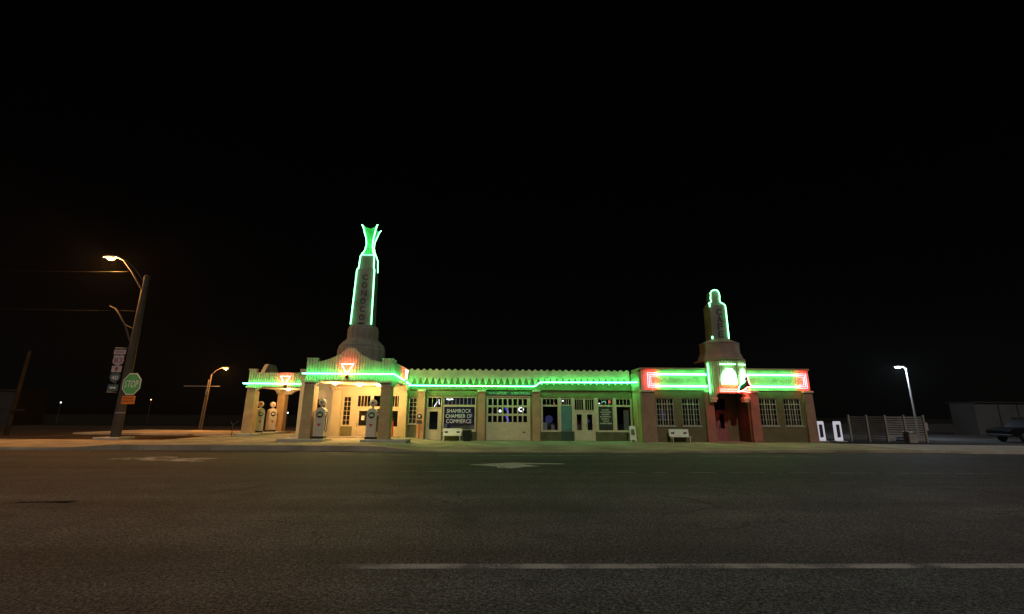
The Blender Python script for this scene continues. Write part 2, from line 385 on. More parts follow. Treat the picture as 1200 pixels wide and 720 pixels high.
def sash(mb, x0, x1, z0, z1, y, cols, rows, fr=0.06, bar=0.03, dep=0.06, hz=None):
    """frame with glazing bars standing at depth y (front) .. y+dep"""
    mb.box(x0, x1, y, y + dep, z0, z0 + fr); mb.box(x0, x1, y, y + dep, z1 - fr, z1)
    mb.box(x0, x0 + fr, y, y + dep, z0 + fr, z1 - fr); mb.box(x1 - fr, x1, y, y + dep, z0 + fr, z1 - fr)
    a, b, c, d = x0 + fr, x1 - fr, z0 + fr, z1 - fr
    for i in range(1, cols):
        x = a + (b - a) * i / cols; mb.box(x - bar / 2, x + bar / 2, y + 0.012, y + dep - 0.01, c, d)
    for j in range(1, rows):
        z = c + (d - c) * j / rows; mb.box(a, b, y + 0.016, y + dep - 0.014, z - bar / 2, z + bar / 2)
    return mb
def pane(x0, x1, z0, z1, y, parent):
    return MB().box(x0, x1, y, y + 0.008, z0, z1).build('pane', M['glass'], parent)

# ------------------------------------------------------------------ the ground
def ss(a, b, x):
    t = min(1, max(0, (x - a) / (b - a))); return t * t * (3 - 2 * t)
def gz(x): return 0.13 * ss(-3.6, -6.0, x) * ss(-20.4, -18.0, x) - 0.07 * ss(-6.0, -3.6, x) * ss(10.0, 8.0, x)

g = MB(); g.add([(-400, -400, -0.30), (400, -400, -0.30), (400, 500, -0.30), (-400, 500, -0.30)], [(0, 1, 2, 3)])
kind(g.build('ground', M['darkdirt']), 'structure')
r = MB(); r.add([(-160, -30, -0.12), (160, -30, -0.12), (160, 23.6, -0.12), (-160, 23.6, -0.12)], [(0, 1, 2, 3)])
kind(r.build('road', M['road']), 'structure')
# concrete apron in front of and under the building, following the slight rise under the canopies
ap = MB(); xs = [-20.5 + 41.1 * i / 80 for i in range(81)]
rows = []
def frontY(x): return 22.85 - 0.75 * ss(-10.5, -1.0, x) + 0.55 * ss(10.0, 16.0, x)
for x in xs: rows.append([(x, frontY(x), -0.28), (x, frontY(x), gz(x) - 0.005), (x, frontY(x) + 0.16, gz(x)), (x, 26.0, gz(x)), (x, 41.0, gz(x))])
vs = [p for r_ in rows for p in r_]; fs = []
for i in range(80):
    for j in range(4): a = i * 5 + j; fs.append((a, a + 5, a + 6, a + 1))
ap.add(vs, fs); kind(ap.build('concrete_apron', M['concrete']), 'structure')
sw = MB(); sw.prism_xy([(-120, 23.0), (-20.5, 22.85), (-20.5, 29.4), (-60, 30.3), (-120, 30.6)], -0.27, 0.0)
kind(sw.build('sidewalk', M['concrete']), 'structure')
sw2 = MB(); sw2.prism_xy([(20.6, 22.65), (22.0, 22.6), (22.6, 22.1), (120, 21.4), (120, 24.6), (34, 26.2), (20.6, 28.0)], -0.27, -0.004)
kind(sw2.build('sidewalk', M['kerb']), 'structure')
lot = MB(); lot.add([(20.6, 28.0, -0.2), (34, 26.2, -0.2), (120, 24.6, -0.2), (120, 120, -0.2), (20.6, 120, -0.2)], [(0, 1, 2, 3, 4)])
kind(lot.build('parking_lot', M['lot']), 'structure')
st = MB(); st.add([(-120, 30.6, -0.1), (-60, 30.3, -0.1), (-20.5, 29.4, -0.1), (-20.5, 62, -0.1), (-120, 70, -0.1)], [(0, 1, 2, 3, 4)])
kind(st.build('side_street', M['dirt']), 'structure')
ra = MB(); ra.prism_xy([(-34, 38.6), (-20.6, 36.6), (-20.6, 43), (-34, 46.5)], -0.12, 0.03)
kind(ra.build('corner_pavement', M['concrete']), 'structure')

# paint and repairs on the road, sheets 4 mm above it
ZR = -0.116
def sheet(poly, name, m, z=ZR):
    b = MB(); b.add([(x, y, z) for x, y in poly], [tuple(range(len(poly)))]); return kind(b.build(name, m), 'structure')
el = [(-1.78, 5.81), (60, 5.05), (60, 5.17), (12, 5.96 - 0.2), (-1.2, 5.95), (-1.75, 5.9)]
sheet([(-2.2, 5.65), (60, 5.15), (60, 5.60), (-2.2, 6.1)], 'road_edge_line', M['paint'])
sheet([(-7, 20.62), (14, 20.5), (14, 20.58), (-7, 20.72)], 'road_edge_line', M['paint_old'])
sheet([(-3, 14.80), (16, 14.6), (16, 14.66), (-3, 14.86)], 'road_seam', M['paint_old'])
sheet([(-1.05, 16.85), (0.0, 17.35), (0.55, 17.62), (1.0, 17.5), (2.35, 17.28), (2.38, 17.08), (0.85, 17.05), (1.45, 16.35), (0.9, 16.2), (0.45, 15.75), (-0.05, 15.85), (-0.05, 16.3)], 'turn_arrow', M['paint_arrow'])
sheet([(-15.1, 18.55), (-13.7, 19.6), (-12.9, 19.55), (-12.3, 18.95), (-10.2, 19.15), (-10.35, 18.9), (-11.3, 18.35), (-10.5, 17.75), (-10.9, 17.55), (-13.2, 18.1)], 'turn_arrow', M['paint_old'])
sheet([(-9.4, 9.74), (-8.9, 9.80), (-8.4, 9.72), (-8.36, 9.98), (-8.6, 9.9), (-9.0, 9.88), (-9.38, 9.84)], 'tar_patch', M['tar'])
sheet([(11.5, 22.1), (14.5, 22.0), (14.7, 22.28), (12.4, 22.33), (11.4, 22.25)], 'tar_patch', M['tar'])

# ------------------------------------------------------------------ THE BUILDING
B = thing('filling_station', (0, 31, 0), 'long art deco filling station and cafe with tall tower, outlined in green and red neon', 'building')

# --- middle wing: garage and shops
YF = 31.0
TOP = 4.5
holes = [(-5.98, -5.44, 0.98, 2.66), (-4.80, -3.80, -0.2, 2.74), (-3.72, -1.55, 0.56, 2.74), (-0.84, 2.06, -0.2, 2.83),
         (2.84, 3.95, 0.56, 2.71), (4.12, 4.84, 0.56, 2.71), (4.99, 6.38, -0.2, 2.67), (6.57, 7.64, 0.56, 2.67), (7.79, 8.84, 0.56, 2.67)]
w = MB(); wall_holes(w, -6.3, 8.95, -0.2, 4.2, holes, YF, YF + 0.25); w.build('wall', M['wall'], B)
sh = MB()
sh.box(-6.3, 8.95, 35.2, 35.4, -0.2, 4.2); sh.box(-6.29, 8.94, 31.26, 35.19, 3.0, 3.1); sh.box(-6.29, 8.94, 31.26, 35.19, -0.19, -0.05)
for x in (-6.29, -1.45, 2.42, 8.8): sh.box(x, x + 0.1, 31.26, 35.19, -0.05, 3.0)
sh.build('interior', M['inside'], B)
MB().box(-6.3, 8.95, 31.26, 40.0, 4.0, 4.15).box(-6.3, 8.95, 35.41, 40, -0.2, 4.0).build('roof', M['dark_bld'], B)
# cream fascia: scalloped crest on top, saw teeth hanging below
pt = 0.4145; n = round((8.93 + 6.1) / pt); F = []; K = []; zb = []; zt = []
for i in range(n):
    for t, b_, t_ in ((0.0, 4.0, 4.46), (0.12, 3.92, 4.47), (0.3, 3.72, 4.53), (0.44, 3.56, 4.575), (0.5, 3.54, 4.58), (0.56, 3.56, 4.575), (0.7, 3.72, 4.53), (0.88, 3.92, 4.47)):
        x = -6.1 + (i + t) * pt; F.append((x, 30.82)); K.append((x, 30.99)); zb.append(b_); zt.append(t_ )
MB().strip(F, K, zb, zt).build('parapet', M['cream'], B)
MB().box(-6.1, 8.93, 30.9, 30.995, 3.2, 3.3).build('ledge', M['wall'], B)
def pilaster(x0, x1, zt, m, capm, y0=30.78, y1=30.99, zb=-0.2, parent=B, cap=0.13, bat=0.02):
    p = MB().loft([[(x0 - bat, y0 - bat, zb), (x1 + bat, y0 - bat, zb), (x1 + bat, y1, zb), (x0 - bat, y1, zb)], [(x0, y0, zt), (x1, y0, zt), (x1, y1, zt), (x0, y1, zt)]]).build('pilaster', m, parent)
    MB().box(x0 - 0.04, x1 + 0.04, y0 - 0.10, y1, zt + 0.002, zt + cap, 0.015).build('capital', capm, p)
    return p
for x0, x1 in ((-5.36, -4.92), (-1.40, -0.95), (2.21, 2.68)): pilaster(x0, x1, 3.05, M['pil'], M['cream_trim'])
# neon along the facade: two tubes, stepping up right of the garage
for dz in (0.03,):
    MB().tube([(-6.02, 30.62, 3.41 + dz), (2.25, 30.62, 3.40 + dz), (2.42, 30.62, 3.45 + dz), (2.62, 30.62, 3.62 + dz), (2.8, 30.62, 3.68 + dz), (8.78, 30.62, 3.70 + dz)], 0.022).build('neon_tube', M['ngreen'], B)
# dado panels of green tile, proud of the wall
def dado(x0, x1, m=None): MB().box(x0, x1, 30.97, 30.998, -0.2, 0.52).build('dado', m or M['dado'], B)
dado(-3.75, -1.45); dado(2.72, 4.08); dado(4.1, 4.95, M['dkgreen']); dado(6.42, 7.7); dado(7.72, 8.9)
def sill(win, x0, x1, z): MB().box(x0 - 0.04, x1 + 0.04, 30.93, 31.08, z - 0.06, z - 0.002).build('sill', M['frame'], win)

# window by the canopy
def narrow_window(x0, x1, z0, z1, y=31.03, parent=B, cols=2, rows=6, m=None):
    o = sash(MB(), x0, x1, z0, z1, y, cols, rows, 0.045, 0.03).build('window', m or M['frame'], parent)
    pane(x0 + .04, x1 - .04, z0 + .04, z1 - .04, y + .035, o); return o
sill(narrow_window(-5.98, -5.44, 0.98, 2.66), -5.98, -5.44, 0.98)
# shop door with transom
d = MB(); sash(d, -4.80, -3.80, 1.98, 2.74, 31.02, 3, 1, 0.07, 0.025)
o = d.build('window', M['frame'], B); pane(-4.73, -3.87, 2.05, 2.67, 31.05, o)
def glazed_door(x0, x1, z1, gx0, gx1, gz0, gz1, y=31.04, m=None, parent=B, handle=True, z0=-0.05):
    b = MB(); wall_holes(b, x0, x1, z0, z1, [(gx0, gx1, gz0, gz1)], y, y + 0.05)
    b.box(gx0 - .03, gx1 + .03, y - .012, y, gz0 - .03, gz0); b.box(gx0 - .03, gx1 + .03, y - .012, y, gz1, gz1 + .03)
    b.box(gx0 - .03, gx0, y - .012, y, gz0, gz1); b.box(gx1, gx1 + .03, y - .012, y, gz0, gz1)
    o = b.build('door', m or M['frame'], parent)
    pane(gx0, gx1, gz0, gz1, y + .02, o)
    if handle: MB().tube([(gx0 - .07, y - .05, 0.78), (gx0 - .07, y - .055, 1.05)], 0.014).build('handle', M['darkmetal'], o)
    return o
for q in ((-4.80, -4.73, 31.015, 31.1, -0.1, 1.98), (-3.87, -3.80, 31.015, 31.1, -0.1, 1.98)): MB().box(*q).build('door_post', M['frame'], B)
glazed_door(-4.73, -3.87, 1.96, -4.60, -4.05, 0.62, 1.78)
# shop window with lettering
o = MB(); sash(o, -3.72, -1.55, 0.56, 2.16, 31.02, 1, 1, 0.075); sash(o, -3.72, -1.55, 2.16, 2.74, 31.022, 8, 1, 0.06, 0.02)
win = o.build('window', M['frame'], B); pane(-3.65, -1.62, 0.63, 2.09, 31.05, win); pane(-3.66, -1.61, 2.22, 2.68, 31.052, win); sill(win, -3.72, -1.55, 0.56)
tb = None
for t, z, wd in (('SHAMROCK', 1.82, 1.62), ('CHAMBER OF', 1.49, 1.75), ('COMMERCE', 1.16, 1.66)):
    tb = text_mb(t, 0.25, -2.66, z, 31.045, 0.006, wd, tb)
tb.build('lettering', M['letter_white'], win)
# garage door
gd = MB()
cols = [(-0.735 + .3345 * i, -0.735 + .3345 * i + 0.245) for i in range(8)]
hz = [(1.11, 1.52), (1.66, 2.07), (2.20, 2.62)]
hs = [(a, b, c, e) for a, b in cols for c, e in hz]
wall_holes(gd, -0.80, 2.02, -0.05, 2.72, hs, 31.06, 31.12)
for i in range(9):                                      # board joints on the lower half
    x = -0.77 + 0.345 * i; gd.box(x, x + 0.25, 31.045, 31.06, 0.0, 1.03)
gdo = gd.build('garage_door', M['frame'], B)
pb = MB()
for a, b, c, e in hs: pb.box(a, b, 31.085, 31.093, c, e)
pb.build('pane', M['glass'], gdo)
MB().box(1.55, 1.75, 31.02, 31.044, 0.45, 0.50).build('handle', M['darkmetal'], gdo)
MB().box(-0.84, -0.80, 31.01, 31.12, -0.1, 2.83).box(2.02, 2.06, 31.01, 31.12, -0.1, 2.83).box(-0.80, 2.02, 31.01, 31.12, 2.74, 2.83).build('door_frame', M['frame'], B)
sb = MB().box(-0.86, 2.12, 30.93, 30.998, 2.875, 3.10).build('sign_board', M['dkgreen'], B)
text_mb('AUTO LAUNDRY', 0.16, -0.1, 2.985, 30.925, 0.006, 1.25, text_mb('LUBRICATION', 0.16, 1.4, 2.985, 30.925, 0.006, 1.2)).build('lettering', M['chalk'], sb)
# right shop front
def shop_window(x0, x1, bars=4, low=True, zb=0.56, zm=2.2, zt=2.69):
    b = MB(); sash(b, x0, x1, zm, zt, 31.022, bars, 1, 0.055, 0.03)
    if low: sash(b, x0, x1, zb, zm, 31.02, 1, 1, 0.06)
    o = b.build('window', M['frame'], B); pane(x0 + .05, x1 - .05, zm + .05, zt - .05, 31.05, o)
    if low: pane(x0 + .055, x1 - .055, zb + .055, zm - .055, 31.048, o); sill(o, x0, x1, zb)
    return o
shop_window(2.84, 3.95)
shop_window(4.12, 4.84, 4, False)
MB().box(4.12, 4.84, 31.03, 31.09, 0.56, 2.2).box(4.19, 4.77, 31.018, 31.03, 0.65, 2.1).build('shutter', M['teal'], B)
wB = shop_window(6.57, 7.64)
wC = shop_window(7.79, 8.84)
for x0, x1 in ((3.95, 4.12), (4.84, 4.99), (6.38, 6.57), (7.64, 7.79), (2.76, 2.84), (8.84, 8.9)): MB().box(x0, x1, 30.985, 30.999, 0.54, 2.72).build('casing', M['frame'], B)
b = MB(); sash(b, 4.99, 5.68, 1.86, 2.67, 31.02, 4, 1, 0.06, 0.025); sash(b, 5.69, 6.38, 1.86, 2.67, 31.02, 4, 1, 0.06, 0.025)
o = b.build('window', M['frame'], B); pane(5.05, 5.62, 1.92, 2.61, 31.05, o); pane(5.75, 6.32, 1.92, 2.61, 31.05, o)
for q in ((4.99, 5.05, 31.015, 31.1, -0.1, 1.86), (6.32, 6.38, 31.015, 31.1, -0.1, 1.86)): MB().box(*q).build('door_post', M['frame'], B)
glazed_door(5.05, 5.68, 1.85, 5.16, 5.50, 0.62, 1.64, handle=False)
glazed_door(5.69, 6.32, 1.85, 5.86, 6.20, 0.62, 1.64)
# painted board in the window
nb = MB().box(6.65, 7.56, 31.012, 31.018, 0.66, 2.1).build('sign_board', M['letter'], wB)
tb = MB()
for k, (wd, sx) in enumerate(((.5, 0), (.72, .02), (.55, 0), (.74, 0), (.5, -.03), (.42, .0), (.76, .0))):
    z = 1.93 - 0.145 * k; x = 7.1 - wd / 2 + sx
    while x < 7.1 + wd / 2 + sx - 0.03:
        q = random.uniform(0.03, 0.07); tb.box(x, x + q, 31.006, 31.011, z - random.uniform(.035, .05), z + random.uniform(.03, .05)); x += q + 0.022
tb.build('lettering', M['chalk'], nb)

# --- office block under the tower and canopy
oh = [(-10.30, -9.78, 0.85, 2.72), (-9.45, -8.45, -0.1, 2.86), (-8.40, -7.25, 0.4, 2.86), (-7.20, -6.50, -0.1, 2.86), (-12.25, -11.45, 0.15, 2.55)]
w = MB(); wall_holes(w, -13.2, -6.32, -0.2, 4.2, oh, YF, YF + 0.25); w.build('wall', M['officewall'], B)
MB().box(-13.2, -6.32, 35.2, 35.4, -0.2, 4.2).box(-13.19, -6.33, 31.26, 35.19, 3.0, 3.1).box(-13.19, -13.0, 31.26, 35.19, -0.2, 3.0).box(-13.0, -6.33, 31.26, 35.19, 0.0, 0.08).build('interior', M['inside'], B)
MB().box(-13.2, -6.32, 31.26, 40, 4.0, 4.18).box(-13.2, -6.32, 35.41, 40, -0.2, 4.0).build('roof', M['dark_bld'], B)
MB().box(-13.3, -6.3, 30.9, 31.0, 4.19, 4.5).build('parapet', M['cream'], B)
narrow_window(-10.30, -9.78, 0.85, 2.72, 31.03)
MB().box(-10.45, -9.6, 30.97, 30.999, 0.0, 0.8).build('dado', M['wall'], B)
b = MB(); sash(b, -9.45, -8.45, 1.98, 2.86, 31.02, 4, 1, 0.09, 0.03); o = b.build('window', M['frame'], B); pane(-9.36, -8.54, 2.07, 2.77, 31.05, o)
for q in ((-9.45, -9.38, 31.015, 31.1, 0, 1.98), (-8.52, -8.45, 31.015, 31.1, 0, 1.98)): MB().box(*q).build('door_post', M['frame'], B)
dl = glazed_door(-9.38, -8.52, 1.97, -9.22, -8.68, 0.85, 1.8, z0=0.1)
MB().box(-9.05, -8.85, 31.02, 31.026, 1.2, 1.48).build('notice', M['signwhite'], dl)
b = MB(); sash(b, -8.40, -7.25, 0.4, 2.0, 31.02, 4, 4, 0.08, 0.03); sash(b, -8.40, -7.25, 2.0, 2.86, 31.022, 2, 1, 0.08, 0.04); o = b.build('window', M['frame'], B); pane(-8.33, -7.32, .47, 1.93, 31.05, o); pane(-8.33, -7.32, 2.07, 2.79, 31.05, o)
b = MB(); sash(b, -7.20, -6.50, 1.98, 2.86, 31.02, 3, 1, 0.09, 0.03); o = b.build('window', M['frame'], B); pane(-7.1, -6.6, 2.07, 2.77, 31.05, o)
glazed_door(-7.19, -6.51, 1.97, -7.08, -6.66, 0.8, 1.8, z0=0.1)
# side room: dark opening with a small sign above
b = MB(); sash(b, -12.25, -11.45, 0.15, 2.55, 31.06, 1, 1, 0.05); o = b.build('window', M['frame'], B); pane(-12.2, -11.5, .2, 2.5, 31.09, o)
rs = MB().box(-12.25, -11.45, 30.975, 30.998, 2.66, 2.86).build('sign_board', M['cream_trim'], B)

# --- front canopy
def front_profile(u, half):          # height of the front parapet at distance u from its left end
    x = abs(u - half)
    if x > half - 0.62: return 4.62
    if x > half - 0.72: return 4.46
    pts = [(0.0, 5.26), (0.2, 5.24), (0.32, 5.16), (0.34, 5.06), (0.5, 5.02), (0.54, 4.9), (0.8, 4.78), (1.1, 4.63), (1.45, 4.52), (1.8, 4.46), (3, 4.45)]
    for (a, za), (b, zb_) in zip(pts, pts[1:]):
        if a <= x <= b: return za + (zb_ - za) * (x - a) / (b - a)
    return 4.45
XL, XR, Y0 = -10.86, -6.05, 26.0
Lc = XR - XL
def arch(u, L, c=0.58, lo=3.10, hi=3.42):
    x = min(u, L - u)
    if x < c: return lo
    return lo + (hi - lo) * min(1, ((x - c) / 0.45)) ** 0.6
cp = MB(); cp.ribs((XL, Y0), (XR, Y0), (0, -1), lambda u: arch(u, Lc), lambda u: front_profile(u, Lc / 2), 0.155, 0.06, 0.22)
can = cp.build('front_canopy', M['cream'], B)
for x0 in (XL - .03, XR - .62): MB().box(x0, x0 + .65, Y0 - .08, Y0 + .24, 4.623, 4.66, 0.015).build('capital', M['cream_trim'], can)
sd = MB(); sd.ribs((XR, Y0 + .23), (XR, 30.9), (1, 0), lambda u: arch(u, 4.67), lambda u: 4.62 if u < 0.5 else 4.47, 0.155, 0.06, 0.22); sd.build('side_parapet', M['cream'], can)
sd = MB(); sd.ribs((XL, 30.9), (XL, Y0 + .23), (-1, 0), lambda u: arch(u, 4.67), lambda u: 4.62 if u > 4.1 else 4.47, 0.155, 0.06, 0.22); sd.build('side_parapet', M['cream'], can)
MB().box(XL + .23, XR - .23, Y0 + .23, 30.99, 3.38, 3.52).build('soffit', M['officewall'], can)
MB().box(XL + .24, XR - .24, Y0 + .24, 30.98, 3.9, 3.98).build('roof', M['tower'], can)
def column(x0, x1, y0, y1, zb, zt, parent, m, cap=True):
    b = 0.03
    c = MB().loft([[(x0 - b, y0 - b, zb), (x1 + b, y0 - b, zb), (x1 + b, y1 + b, zb), (x0 - b, y1 + b, zb)], [(x0, y0, zt), (x1, y0, zt), (x1, y1, zt), (x0, y1, zt)]]).build('column', m, parent)
    if cap: MB().box(x0 - .05, x1 + .05, y0 - .13, y0 + .05, zt + .20, zt + .34, 0.012).build('capital', M['cream_trim'], c)
    return c
column(XL, XL + .56, Y0 - .02, Y0 + .6, 0.1, 3.09, can, M['pil']); column(XR - .56, XR, Y0 - .02, Y0 + .6, 0.1, 3.09, can, M['pil'])
for x0 in (XL, XR - .5): column(x0, x0 + .5, 30.5, 30.97, 0.0, 3.09, can, M['officewall'], False)
yN = Y0 - 0.23
for dz in (0.03,):
    MB().tube([(XL - .1, yN, 3.74 + dz), (XR + .15, yN, 3.73 + dz), (XR + .19, yN + .08, 3.73 + dz), (XR + .19, 30.66, 3.45 + dz)], 0.022).build('neon_tube', M['ngreen'], can)
def triangle_sign(cx, cz, y, parent, w, h, side=None):   # inverted triangle of bare red tube on a small plate
    pl = [(-w / 2, h / 2), (w / 2, h / 2), (0, -h / 2)]
    if side is None:
        o = MB().tube([(cx + a, y - .02, cz + b) for a, b in pl], 0.034, 6, True).build('triangle_emblem', M['ntri'], parent)
        MB().box(cx - .08, cx + .08, y, y + .14, cz - h / 2 - .24, cz - h / 2 - .05).build('mounting_plate', M['maroon'], o)
    else:
        o = MB().tube([(side + .02, cx + a, cz + b) for a, b in pl], 0.034, 6, True).build('triangle_emblem', M['ntri'], parent)
        MB().box(side - .14, side, cx - .08, cx + .08, cz - h / 2 - .24, cz - h / 2 - .05).build('mounting_plate', M['maroon'], o)
    return o
triangle_sign(-8.50, 4.02, Y0 - .26, can, 0.68, 0.56)
triangle_sign(28.6, 3.98, None, can, 0.62, 0.52, XR + .26)
def ceiling_light(x, y, z, parent, power):
    o = MB().lathe([(0.13, 0.0), (0.15, -0.03), (0.10, -0.09), (0.0, -0.11)], (x, y, z), 14).build('ceiling_light', M['warm'], parent)
    L = bpy.data.lights.new('canopy_bulb', 'POINT'); L.energy = power; L.color = (1.0, 0.60, 0.25); L.shadow_soft_size = 0.12
    lo = bpy.data.objects.new('canopy_bulb', L); COL.objects.link(lo); lo.location = (x, y, z - 0.3)
for x, y in ((-9.75, 27.6), (-8.7, 28.9), (-7.5, 28.9)): ceiling_light(x, y, 3.375, can, 230)

# --- left canopy
XA, XB, Y1, Y2 = -17.2, -13.21, 32.0, 37.0
lc = MB().ribs((XA, Y1), (XB, Y1), (0, -1), lambda u: 3.08 if u < .6 else 3.08 + .3 * min(1, (u - .6) / .45) ** .6, lambda u: 4.52 if u < .5 else 4.33, 0.155, 0.06, 0.22).build('side_canopy', M['cream'], B)
MB().box(XA - .04, XA + .52, Y1 - .08, Y1 + .24, 4.523, 4.57, 0.015).build('capital', M['cream_trim'], lc)
def left_profile(u):
    x = abs(u - 2.38)
    if x > 1.9: return 4.5
    return 4.33 + (0.8 if x < .45 else 0.8 * (0.5 + 0.5 * math.cos(PI * (x - .45) / .9)) if x < 1.35 else 0)
MB().ribs((XA, Y2), (XA, Y1 + .23), (-1, 0), lambda u: arch(u, 4.77, .62, 3.05, 3.36), left_profile, 0.155, 0.06, 0.22).build('side_parapet', M['cream'], lc)
MB().ribs((XB, Y2), (XA + .23, Y2), (0, 1), lambda u: arch(u, 3.76, .62, 3.05, 3.36), lambda u: 4.33, 0.155, 0.06, 0.22).build('rear_parapet', M['cream'], lc)
MB().box(XA + .23, XB, Y1 + .23, Y2 - .23, 3.36, 3.5).build('soffit', M['officewall'], lc)
MB().box(XA + .24, XB, Y1 + .24, Y2 - .24, 3.86, 3.94).build('roof', M['tower'], lc)
column(XA, XA + .55, Y1 - .02, Y1 + .58, 0.1, 3.07, lc, M['pil']); column(XA, XA + .55, Y2 - .5, Y2 + .05, 0.1, 3.04, lc, M['pil'], False)
for dz in (0.03,):
    MB().tube([(XA - .22, Y1 + .6, 3.55 + dz), (XA - .22, Y1 - .22, 3.55 + dz), (XB + .0, Y1 - .22, 3.53 + dz)], 0.022).build('neon_tube', M['ngreen'], lc)
triangle_sign(-14.62, 3.80, Y1 - .22, lc, 0.66, 0.54)
ceiling_light(-15.6, 34.6, 3.355, lc, 210)

# --- raised kerbed pads under columns and pumps
def pad(x0, x1, y0, y1, z=0.27):
    MB().box(x0, x1, y0, y1, -0.05, z, 0.03).build('pump_island', M['kerb'], B)
pad(-11.9, -9.45, 25.6, 27.0); pad(-7.45, -5.0, 25.6, 27.0, 0.25); pad(-17.45, -16.2, 31.5, 37.2, 0.29)
MB().box(-13.2, -6.32, 30.2, 30.96, -0.05, 0.19, 0.02).build('step', M['kerb'], B)

# --- tower with crown
TX, TY = -8.55, 28.3
def oct_ring(cx, cy, r, z, n=32): return [(cx + r * math.cos(2 * PI * (k + .5) / n), cy + r * math.sin(2 * PI * (k + .5) / n), z) for k in range(n)]
tw = MB()
def sq(h, z): return [(TX - h, TY - h, z), (TX + h, TY - h, z), (TX + h, TY + h, z), (TX - h, TY + h, z)]
tw.loft([sq(0.58, 6.90), sq(0.50, 10.55)], True)
tw.loft([sq(0.41, 10.552), sq(0.375, 11.5)], True)
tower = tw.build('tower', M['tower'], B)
db = MB()
prof = [(1.42, 3.99), (1.42, 5.40), (1.36, 5.50), (1.36, 5.62), (1.18, 5.85), (1.0, 6.0), (0.93, 6.1), (0.93, 6.72), (0.86, 6.76), (0.86, 6.88)]
N_ = 64; rows = []
for r_, z in prof:
    rows.append([(TX + (r_ - (0.03 if k % 4 < 2 else 0)) * math.cos(2 * PI * k / N_), TY + (r_ - (0.03 if k % 4 < 2 else 0)) * math.sin(2 * PI * k / N_), z) for k in range(N_)])
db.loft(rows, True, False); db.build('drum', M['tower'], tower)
# crown: four concave faces flaring out to the corners
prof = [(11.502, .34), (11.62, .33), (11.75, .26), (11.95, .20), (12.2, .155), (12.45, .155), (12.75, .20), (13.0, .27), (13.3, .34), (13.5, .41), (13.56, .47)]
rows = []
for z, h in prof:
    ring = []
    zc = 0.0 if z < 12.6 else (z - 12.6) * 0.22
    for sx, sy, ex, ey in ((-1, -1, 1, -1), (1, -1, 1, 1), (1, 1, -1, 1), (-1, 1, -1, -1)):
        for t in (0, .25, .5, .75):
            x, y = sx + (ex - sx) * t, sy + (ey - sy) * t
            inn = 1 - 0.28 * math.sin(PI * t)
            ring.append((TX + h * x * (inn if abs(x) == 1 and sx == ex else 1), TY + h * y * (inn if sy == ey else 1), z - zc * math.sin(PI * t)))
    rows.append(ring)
cr = MB().loft(rows, True, False).build('crown', M['crownlit'], tower)
def edge(sx, sy):
    o = 0.05
    return [(TX + sx * (.58 + o), TY + sy * (.58 + o), 6.95), (TX + sx * (.50 + o), TY + sy * (.50 + o), 10.5), (TX + sx * (.43 + o), TY + sy * (.43 + o), 10.6), (TX + sx * (.39 + o), TY + sy * (.39 + o), 11.42), (TX + sx * .36, TY + sy * .36, 11.6)]
def crown_edge(sx, sy): return [(TX + sx * (h + .045), TY + sy * (h + .045), z) for z, h in prof[1:]]
for sx, sy in ((-1, -1), (1, -1)):
    MB().tube(edge(sx, sy), 0.030).build('neon_tube', M['ntower'], tower)
    MB().tube(crown_edge(sx, sy), 0.026).build('neon_tube', M['ncrown'], cr)
for sx, sy in ((1, 1), (-1, 1)):
    MB().tube(edge(sx, sy)[2:], 0.022).build('neon_tube', M['ntower'], tower)
    MB().tube(crown_edge(sx, sy), 0.020).build('neon_tube', M['ncrown'], cr)
MB().tube([(TX - .38, TY - .43, 11.52), (TX + .38, TY - .43, 11.52)], 0.014).build('neon_tube', M['ntower'], tower)
tb = None
for k, ch in enumerate('CONOCO'):
    z = 10.0 - 0.52 * k; tb = text_mb(ch, 0.37, TX, z, TY - (.58 - .08 * (z - 6.9) / 3.65) + .0, 0.05, 0.36, tb)
tb.box(TX - .2, TX + .2, TY - .62, TY - .56, 7.0, 7.06).build('lettering', M['letter'], tower)
tower['label'] = 'tapering tower with vertical letters and flared green crown'

# --- cafe wing
YC = 29.0; CL, CR_ = 8.95, 19.82
ch = [(9.86, 10.97, 0.97, 2.66), (11.48, 12.62, 0.97, 2.66), (16.42, 17.55, 1.0, 2.68), (18.0, 19.1, 1.0, 2.68), (13.52, 15.7, -0.2, 3.0)]
w = MB(); wall_holes(w, CL, CR_, -0.2, 4.3, ch, YC, YC + 0.25); w.build('wall', M['cafe_wall'], B)
w = MB(); w.box(CL, CL + .22, YC + .26, YF - .01, -0.2, 4.3); w.build('wall', M['cream'], B)
MB().box(CL - .03, CL - .002, YC + .8, YC + 1.15, 0.9, 2.6).build('window', M['frame'], B)
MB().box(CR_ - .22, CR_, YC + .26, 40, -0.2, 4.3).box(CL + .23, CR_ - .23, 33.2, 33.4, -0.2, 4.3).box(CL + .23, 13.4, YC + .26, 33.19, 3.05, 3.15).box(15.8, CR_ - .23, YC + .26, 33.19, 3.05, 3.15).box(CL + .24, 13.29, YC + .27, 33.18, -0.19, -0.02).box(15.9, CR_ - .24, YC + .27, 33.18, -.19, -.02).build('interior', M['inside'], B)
MB().box(CL + .23, CR_ - .23, YC + .26, 40, 4.1, 4.24).build('roof', M['dark_bld'], B)
